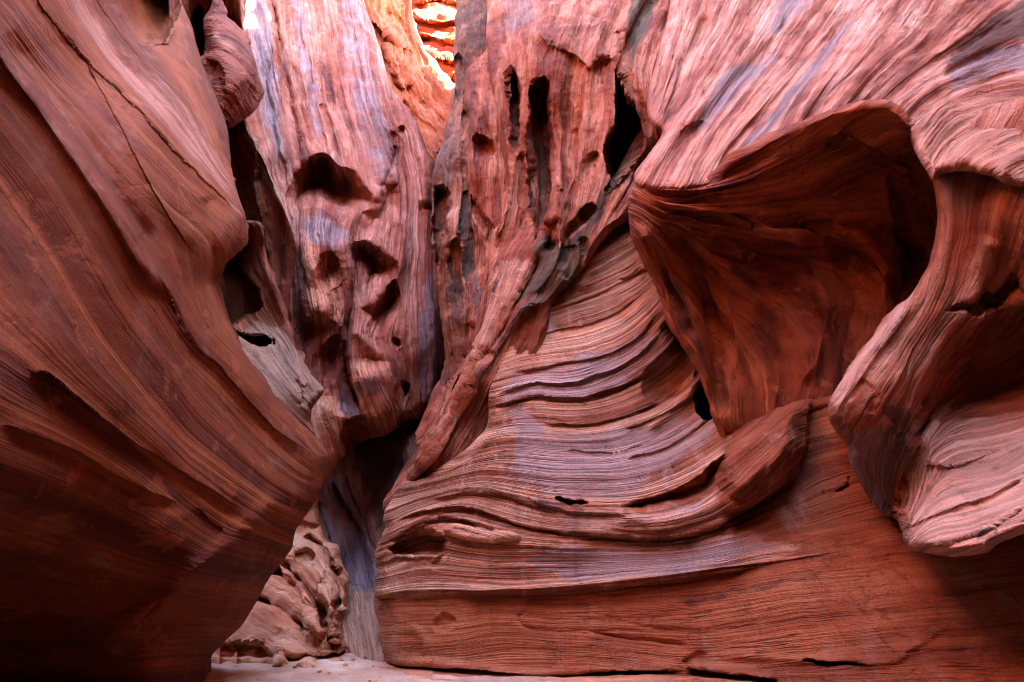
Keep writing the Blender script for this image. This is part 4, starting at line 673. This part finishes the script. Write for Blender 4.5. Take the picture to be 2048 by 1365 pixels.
# ------------------------------------------------------------ right-hand spur with the pale snout
spur = rock('rock_spur', [(1850, 250), (1862, 340), (1870, 385), (1873, 450), (1860, 520), (1838, 565), (1822, 592), (1790, 615), (1762, 642), (1738, 682), (1718, 702), (1695, 735), (1676, 768), (1657, 808), (1656, 832), (1664, 852), (1688, 885), (1696, 910), (1702, 935), (1722, 970), (1745, 1005), (1772, 1034), (1788, 1038), (1802, 1062), (1806, 1086), (1838, 1104), (1880, 1111), (1930, 1113), (1975, 1106), (1992, 1092), (2048, 1068), (2120, 1040), (2420, 960), (2420, 200)],
    [(1868, 380, 6.3), (1865, 500, 6.3), (1780, 630, 6.4), (1700, 730, 6.2), (1660, 820, 5.95), (1700, 920, 6.2), (1775, 1030, 6.4), (1950, 400, 5.75), (2048, 420, 5.3), (1950, 550, 6.2), (2048, 550, 5.9), (2048, 680, 6.4), (1950, 680, 6.5), (1880, 620, 6.1), (1820, 750, 5.75), (1760, 800, 5.7), (1780, 900, 6.2), (1870, 790, 6.5), (1820, 960, 6.1), (1850, 880, 6.0), (1950, 830, 6.7), (2048, 800, 6.7), (1900, 950, 5.8), (2048, 900, 5.65), (1840, 1060, 5.3), (1920, 1080, 4.95), (2048, 1020, 4.75), (2400, 950, 4.0), (2400, 300, 4.3), (1860, 260, 6.6), (2400, 700, 4.8)],
    [(0, [(1880, 360), (1860, 560), (1760, 700), (1670, 840)]), (60, [(1930, 380), (1900, 560), (1820, 720), (1740, 850), (1700, 940)]), (120, [(2000, 400), (1960, 560), (1880, 690), (1820, 800), (1770, 950), (1775, 1030)]), (180, [(2100, 480), (2000, 640), (1900, 740), (1860, 830), (1800, 920)]), (230, [(2150, 640), (2000, 750), (1900, 800), (1830, 890), (1790, 1000)]), (280, [(2150, 780), (2000, 830), (1900, 860), (1830, 940), (1800, 1040)]),
     (330, [(2150, 860), (2000, 920), (1880, 960), (1800, 1060)]), (380, [(2150, 930), (2000, 990), (1880, 1030), (1810, 1080)]), (430, [(2150, 1000), (2000, 1070), (1900, 1105), (1840, 1108)])],
    feats=[('dent', [(1870, 740), (1960, 640), (2100, 600), (2150, 740), (2050, 790), (1960, 815), (1890, 840), (1850, 880), (1830, 850)], .55, 45), ('groove', [(1870, 820), (1840, 890), (1800, 990), (1785, 1035)], .22, 12), ('ridge', [(1840, 560), (1760, 680), (1690, 780), (1665, 830)], .12, 16),
           ('ridge', [(1980, 470), (1950, 580), (1980, 640)], .15, 26), ('groove', [(1960, 600), (2000, 590), (2048, 560)], .25, 16), ('dent', [(1900, 620), (1960, 590), (2010, 600), (1960, 630)], .25, 20),
           ('step', [(1830, 930), (1920, 925), (2048, 880)], .05, 16, 6), ('step', [(1800, 1060), (1870, 1030), (1960, 1000), (2060, 950)], .08, 16, 5), ('step', [(1830, 1095), (1900, 1085), (1980, 1060), (2060, 1010)], .05, 12, 5),
           ('groove', [(1720, 760), (1750, 790), (1740, 830)], .06, 6), ('groove', [(1740, 880), (1770, 850), (1800, 880)], .08, 9)],
    roll=(26, .55), strata=[(48, .12, .08, .3), (16, .04, .15), (6, .02, .3)], rough=(.05, 1.2), mat=M_col2, edge_noise=3, skirt=1.6,
    stains_light=[('p', [(1830, 890), (1900, 840), (2000, 830), (2400, 780), (2400, 1000), (2050, 1080), (1930, 1120), (1840, 1110), (1795, 1060)], 22, 1.0), ('v', [(1690, 890), (1760, 860), (1830, 880), (1800, 960), (1780, 1040), (1740, 1010)], 14, .9), ('d', [(1760, 800), (1850, 830), (1830, 880), (1780, 850)], 14, .6),  # pale snout: light on its upward face painted in
            ('p', [(1660, 800), (1700, 720), (1780, 620), (1830, 570), (1830, 600), (1770, 690), (1710, 790), (1680, 850)], 10, .7), ('d', [(1900, 640), (2100, 620), (2100, 760), (1950, 800), (1900, 760)], 30, .4)])  # last dark patch paints the shade of the recess
tag(spur, 'rust red spur at the right edge ending in a pale pink snout above the base', 'rock spur')

# ------------------------------------------------------------ back wall in the slot and sunlit buttress
back = rock('cliff', [(560, 880), (640, 800), (900, 760), (980, 1000), (980, 1360), (560, 1360)],
    [(650, 900, 16.0), (780, 880, 15.2), (840, 860, 15.0), (700, 1100, 14.6), (760, 1150, 12.6), (740, 1200, 11.6), (650, 1300, 9.9), (760, 1290, 9.5), (720, 1325, 9.15), (800, 1300, 9.5), (720, 1355, 8.6), (980, 1000, 12.5), (980, 1350, 12.0), (560, 1000, 18), (800, 1020, 14.0)],
    [(0, [(600, 880), (650, 1100), (700, 1300)]), (50, [(680, 880), (710, 1050), (735, 1180), (760, 1320)]), (100, [(770, 860), (780, 1050), (800, 1300)]), (150, [(850, 830), (870, 1100), (880, 1300)])],
    feats=[('groove', [(660, 950), (690, 1010), (720, 1065), (735, 1150), (742, 1200)], .45, 9), ('groove', [(694, 945), (715, 1010), (735, 1070), (755, 1110)], .2, 4), ('groove', [(640, 1000), (655, 1050), (668, 1090)], .3, 7), ('bulge', [(780, 870), (840, 850), (860, 930), (810, 960), (785, 920)], .6, 25), ('step', [(690, 1165), (720, 1175), (760, 1180)], -.2, 40)],
    roll=None, strata=[(14, .05, .3)], rough=(.07, .9), mat=M_back, edge_noise=2, skirt=2,
    stains_light=[('v', [(640, 970), (700, 960), (740, 1060), (760, 1150), (750, 1190), (690, 1170), (660, 1080)], 14, .9), ('d', [(700, 880), (800, 860), (820, 960), (760, 1060), (720, 960)], 25, .8), ('p', [(690, 1180), (760, 1190), (770, 1320), (690, 1320)], 20, .7)])  # dark overhung top, pale foot: shade and light put into the colour
tag(back, 'shadowed lavender cliff with dark cracks deep in the slot beyond the sand', 'cliff')
buttress = rock('rock_buttress', [(330, 1460), (330, 1150), (480, 1090), (560, 1040), (606, 1026), (628, 1012), (637, 1022), (642, 1050), (652, 1078), (676, 1097), (686, 1130), (698, 1155), (697, 1185), (692, 1215), (684, 1245), (690, 1280), (706, 1308), (697, 1325), (662, 1346), (620, 1368), (560, 1420), (500, 1500)],
    [(630, 1020, 12.6), (600, 1060, 12.0), (680, 1110, 11.7), (650, 1120, 11.2), (695, 1180, 10.9), (660, 1200, 10.2), (580, 1150, 10.9), (540, 1200, 10.3), (600, 1260, 9.5), (690, 1290, 9.6), (640, 1330, 9.0), (500, 1260, 9.4), (460, 1320, 8.9), (430, 1360, 8.5), (560, 1340, 8.6), (520, 1430, 7.7), (340, 1200, 10.3), (340, 1440, 8.0)],
    [(0, [(560, 1040), (610, 1060), (640, 1090), (690, 1150)]), (40, [(540, 1100), (590, 1120), (630, 1160), (660, 1220), (670, 1260)]), (80, [(520, 1160), (570, 1180), (620, 1220), (660, 1280)]), (120, [(490, 1210), (540, 1230), (590, 1260), (640, 1290), (700, 1300)]), (160, [(440, 1280), (500, 1290), (560, 1300), (620, 1315), (690, 1322)]), (200, [(410, 1340), (500, 1345), (600, 1360)])],
    feats=[('bulge', [(640, 1170), (655, 1130), (672, 1145), (676, 1190), (668, 1230), (650, 1220)], 0.56, 14), ('bulge', [(672, 1160), (690, 1150), (697, 1180), (688, 1235), (676, 1230)], 0.48, 11), ('bulge', [(648, 1085), (672, 1095), (688, 1130), (680, 1150), (655, 1120)], 0.48, 14), ('dent', [(585, 1110), (610, 1095), (630, 1110), (620, 1130), (600, 1140)], .3, 12),
           ('groove', [(530, 1130), (580, 1165), (610, 1200), (640, 1250)], 0.48, 7), ('groove', [(500, 1190), (560, 1215), (600, 1245), (620, 1270)], 0.40, 7), ('groove', [(560, 1120), (610, 1170), (640, 1215), (655, 1265)], 0.40, 6), ('bulge', [(600, 1190), (620, 1205), (650, 1260), (640, 1280), (615, 1250)], 0.40, 14), ('bulge', [(660, 1210), (672, 1230), (682, 1280), (668, 1285), (656, 1245)], 0.40, 10),
           ('step', [(560, 1305), (600, 1312), (640, 1312), (700, 1300)], .35, 16), ('groove', [(560, 1305), (600, 1313), (640, 1313), (690, 1305)], 0.32, 3), ('step', [(445, 1290), (470, 1285), (520, 1290), (560, 1308)], .2, 18), ('step', [(520, 1285), (545, 1310), (570, 1345)], .2, 12),
           ('dent', [(470, 1290), (520, 1290), (545, 1320), (560, 1360), (520, 1370), (480, 1330)], .12, 16), ('dent', [(445, 1292), (458, 1295), (462, 1320), (445, 1345)], .1, 6), ('groove', [(640, 1312), (635, 1330), (650, 1350)], 0.24, 4), ('groove', [(570, 1312), (590, 1340), (590, 1370)], 0.32, 5), ('bulge', [(600, 1320), (640, 1318), (650, 1345), (620, 1365), (595, 1350)], 0.32, 14), ('bulge', [(650, 1318), (690, 1312), (700, 1325), (670, 1342)], 0.32, 10),
           ('groove', [(610, 1070), (650, 1095), (670, 1130)], 0.32, 5), ('groove', [(600, 1045), (640, 1055)], 0.19, 4), ('groove', [(680, 1225), (690, 1250), (700, 1275)], 0.32, 5)],
    roll=(14, .5), strata=[(26, .08, .15, .4), (11, .07, .2), (5, .035, .4)], rough=(.10, 1.4), mat=M_but, edge_noise=2, skirt=2)
tag(buttress, 'pale pink lumpy buttress catching light behind the near wall, beside the sand', 'rock buttress')

# ------------------------------------------------------------ sand and unseen light-steering rock
def grid_mesh(name, P, mat, s=None):
    h, w = P.shape[:2]
    i = np.arange(h * w).reshape(h, w)
    F = np.stack([i[:-1, :-1], i[:-1, 1:], i[1:, 1:], i[1:, :-1]], -1).reshape(-1, 4)
    V = P.reshape(-1, 3)
    return make_mesh(name, V, F, np.zeros(len(V)) if s is None else s.ravel(), np.zeros((len(V), 4)), mat)

gx, gy = np.meshgrid(np.concatenate([np.linspace(-60, -6, 30), np.linspace(-5.8, 2, 240), np.linspace(2.3, 60, 40)]), np.concatenate([np.linspace(-40, 4, 30), np.linspace(4.1, 14, 280), np.linspace(14.4, 90, 60)]))
Pf = np.stack([gx, gy, 0 * gx], -1)
Pf[..., 2] = .05 * perlin(gx * .5, gy * .5, gx * 0) + .02 * perlin(gx * 2.2, gy * 2.2, gx * 0 + 3) + .012 * perlin(gx * 7, gy * 7, gx * 0 + 5)
sand_m = bpy.data.materials.new('sand'); sand_m.use_nodes = True
t = NT(sand_m.node_tree); bs = t.n['Principled BSDF']
pos = t.add('ShaderNodeNewGeometry').outputs['Position']
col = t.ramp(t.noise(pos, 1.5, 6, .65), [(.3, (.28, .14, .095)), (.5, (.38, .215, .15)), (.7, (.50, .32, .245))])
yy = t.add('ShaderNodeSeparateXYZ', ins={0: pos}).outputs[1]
near_dim = t.smooth(t.math('ADD', yy, t.math('MULTIPLY', t.noise(pos, .8, 4), 1.5)), 8.4, 7.0)  # near sand darkened to cut bounce light onto the walls
col = t.mix(t.math('MULTIPLY', near_dim, .85), t.mix(1.0, col, (1.5, 1.45, 1.4, 1), 'MULTIPLY'), (.15, .07, .045, 1))  # farther sand painted paler to look brightly lit
gr = t.noise(pos, 60, 4, .7)
col = t.mix(.6, col, t.mix(1.0, col, t.ramp(gr, [(.3, (.6, .57, .55)), (.5, (1, 1, 1)), (.7, (1.25, 1.25, 1.25))]), 'MULTIPLY'))
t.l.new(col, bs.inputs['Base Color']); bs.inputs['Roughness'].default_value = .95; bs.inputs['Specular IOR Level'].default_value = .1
b = t.add('ShaderNodeBump', ins={'Strength': .8, 'Distance': .05, 'Height': t.math('ADD', t.math('MULTIPLY', gr, .25), t.noise(pos, 6, 5, .6))})
t.l.new(b.outputs[0], bs.inputs['Normal'])
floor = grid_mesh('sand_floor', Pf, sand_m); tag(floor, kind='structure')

def pebbles(n=70):
    rng = np.random.RandomState(4)
    u = np.linspace(0, np.pi, 7); v = np.linspace(0, 2 * np.pi, 11)
    uu, vv = np.meshgrid(u, v, indexing='ij')
    ball = np.stack([np.sin(uu) * np.cos(vv), np.sin(uu) * np.sin(vv), np.cos(uu)], -1)
    i = np.arange(77).reshape(7, 11); q = np.stack([i[:-1, :-1], i[1:, :-1], i[1:, 1:], i[:-1, 1:]], -1).reshape(-1, 4)
    Vs = []; Fs = []
    for k in range(n):
        y = rng.uniform(7.6, 11.0); x = -y * rng.uniform(.19, .40)
        r = .008 + .03 * rng.rand()**4
        b = ball * r * rng.uniform(.6, 1.3, 3) * np.array([1, 1, .7]); b = b * (1 + .25 * perlin(b[..., :1] / r + k, b[..., 1:2] / r, b[..., 2:] / r))
        Vs.append(b.reshape(-1, 3) + [x, y, .05 * float(perlin(x * .5, y * .5, 0)) + r * .25]); Fs.append(q + 77 * k)
    V = np.concatenate(Vs)
    return make_mesh('pebbles', V, np.concatenate(Fs), V[:, 2] * 100, np.zeros((len(V), 4)), M_but)
tag(pebbles(), kind='stuff')

def unseen_wall(name, path):
    """unseen canyon wall, shaped to block and bounce light, following a ground path of (x, y, height, lean)"""
    pth = smooth([p[:2] for p in path], False, 14); n = len(pth)
    u = np.linspace(0, 1, n); u0 = np.linspace(0, 1, len(path))
    H = np.interp(u, u0, [p[2] for p in path]); Ln = np.interp(u, u0, [p[3] for p in path])
    tan = np.gradient(pth, axis=0); nrm = np.stack([tan[:, 1], -tan[:, 0]], 1); nrm /= np.linalg.norm(nrm, axis=1)[:, None]
    zs = np.linspace(-.5, 1, 60)
    P = np.zeros((60, n, 3))
    for k, z in enumerate(zs):
        hz = np.maximum(z, 0) * H + min(z, 0)
        P[k, :, :2] = pth - nrm * (np.maximum(hz, 0) * Ln)[:, None]; P[k, :, 2] = hz
    d = .8 * fbm(P.reshape(-1, 3), .22, 5).reshape(60, n) + .25 * perlin(P[..., 0] * .1, P[..., 1] * .1, P[..., 2] * 1.4)
    P[..., :2] += nrm[None] * d[..., None]
    top = P[-1].copy(); rows = [P]
    for off, dz in ((1.2, .1), (2.5, -.5), (4, -40)):      # rim and outer flank
        r = top.copy(); r[:, :2] -= nrm * off; r[:, 2] = np.maximum(r[:, 2] + dz, -1) + .4 * fbm(r, .2, 3); rows.append(r[None])
    P = np.concatenate(rows)
    return tag(grid_mesh(name, P, M_bed, P[..., 2] * 1.0), kind='structure')
unseen_wall('unseen_canyon_wall', [(2.5, -10, 16, 0), (-1, -9, 16, 0), (-3.6, -6, 17, .05), (-4.8, -1.5, 23, .3), (-5.6, 3, 26, .32), (-7, 6.5, 26, .32), (-17, 9, 8, .2), (-17, 15, 10, .2), (-8, 18, 26, .06), (-6.5, 24, 28, .06), (-4.5, 32, 30, .06), (-3, 60, 30, .06)])  # unseen walls: heights, leans and gaps shaped to block and bounce light
unseen_wall('unseen_canyon_wall', [(2.5, 60, 13, .06), (2.0, 34, 13, .06), (2.2, 24, 13, .06), (2.7, 15.2, 12, .06), (3.8, 13.5, 32, .0), (9.5, 12, 36, 0), (14.0, 8, 38, 0), (12.5, 2, 38, 0), (8.0, -3, 28, 0), (4.0, -7, 17, 0), (1, -9.5, 16, 0), (-3, -11, 16, 0)])

# ================================================================== light and camera
SUN_EL, SUN_AZ = 42.0, 99.0      # degrees; azimuth clockwise from +Y (north)
w = bpy.data.worlds.new('World'); scene.world = w; w.use_nodes = True
nt = w.node_tree; bg = nt.nodes['Background']
sky = nt.nodes.new('ShaderNodeTexSky'); sky.sky_type = 'NISHITA'; sky.sun_disc = False
sky.sun_elevation = radians(SUN_EL); sky.sun_rotation = radians(SUN_AZ)
nt.links.new(sky.outputs[0], bg.inputs[0]); bg.inputs[1].default_value = .11
sl = bpy.data.lights.new('sun', 'SUN'); sl.energy = 5.0; sl.angle = radians(.5); sl.color = (1, .95, .87)
so = bpy.data.objects.new('sun', sl); scene.collection.objects.link(so)
import mathutils
dirv = mathutils.Vector((sin(radians(SUN_AZ)) * cos(radians(SUN_EL)), cos(radians(SUN_AZ)) * cos(radians(SUN_EL)), sin(radians(SUN_EL))))
so.rotation_euler = dirv.to_track_quat('Z', 'Y').to_euler(); so.location = dirv * 60

cd = bpy.data.cameras.new('camera'); cam = bpy.data.objects.new('camera', cd); scene.collection.objects.link(cam)
cd.sensor_width = 36; cd.lens = 36 * FPX / 2048; cd.clip_end = 500; cd.clip_start = .05
cam.location = CAM; cam.rotation_euler = (radians(90) + PITCH, 0, 0)
scene.camera = cam
scene.view_settings.view_transform = 'Standard'; scene.view_settings.look = 'None'
scene.view_settings.exposure = 5.25; scene.view_settings.gamma = 1.0
scene.cycles.max_bounces = 8; scene.cycles.diffuse_bounces = 2; scene.cycles.use_denoising = True
scene.cycles.caustics_reflective = False; scene.cycles.caustics_refractive = False
scene.cycles.filter_width = 1.0
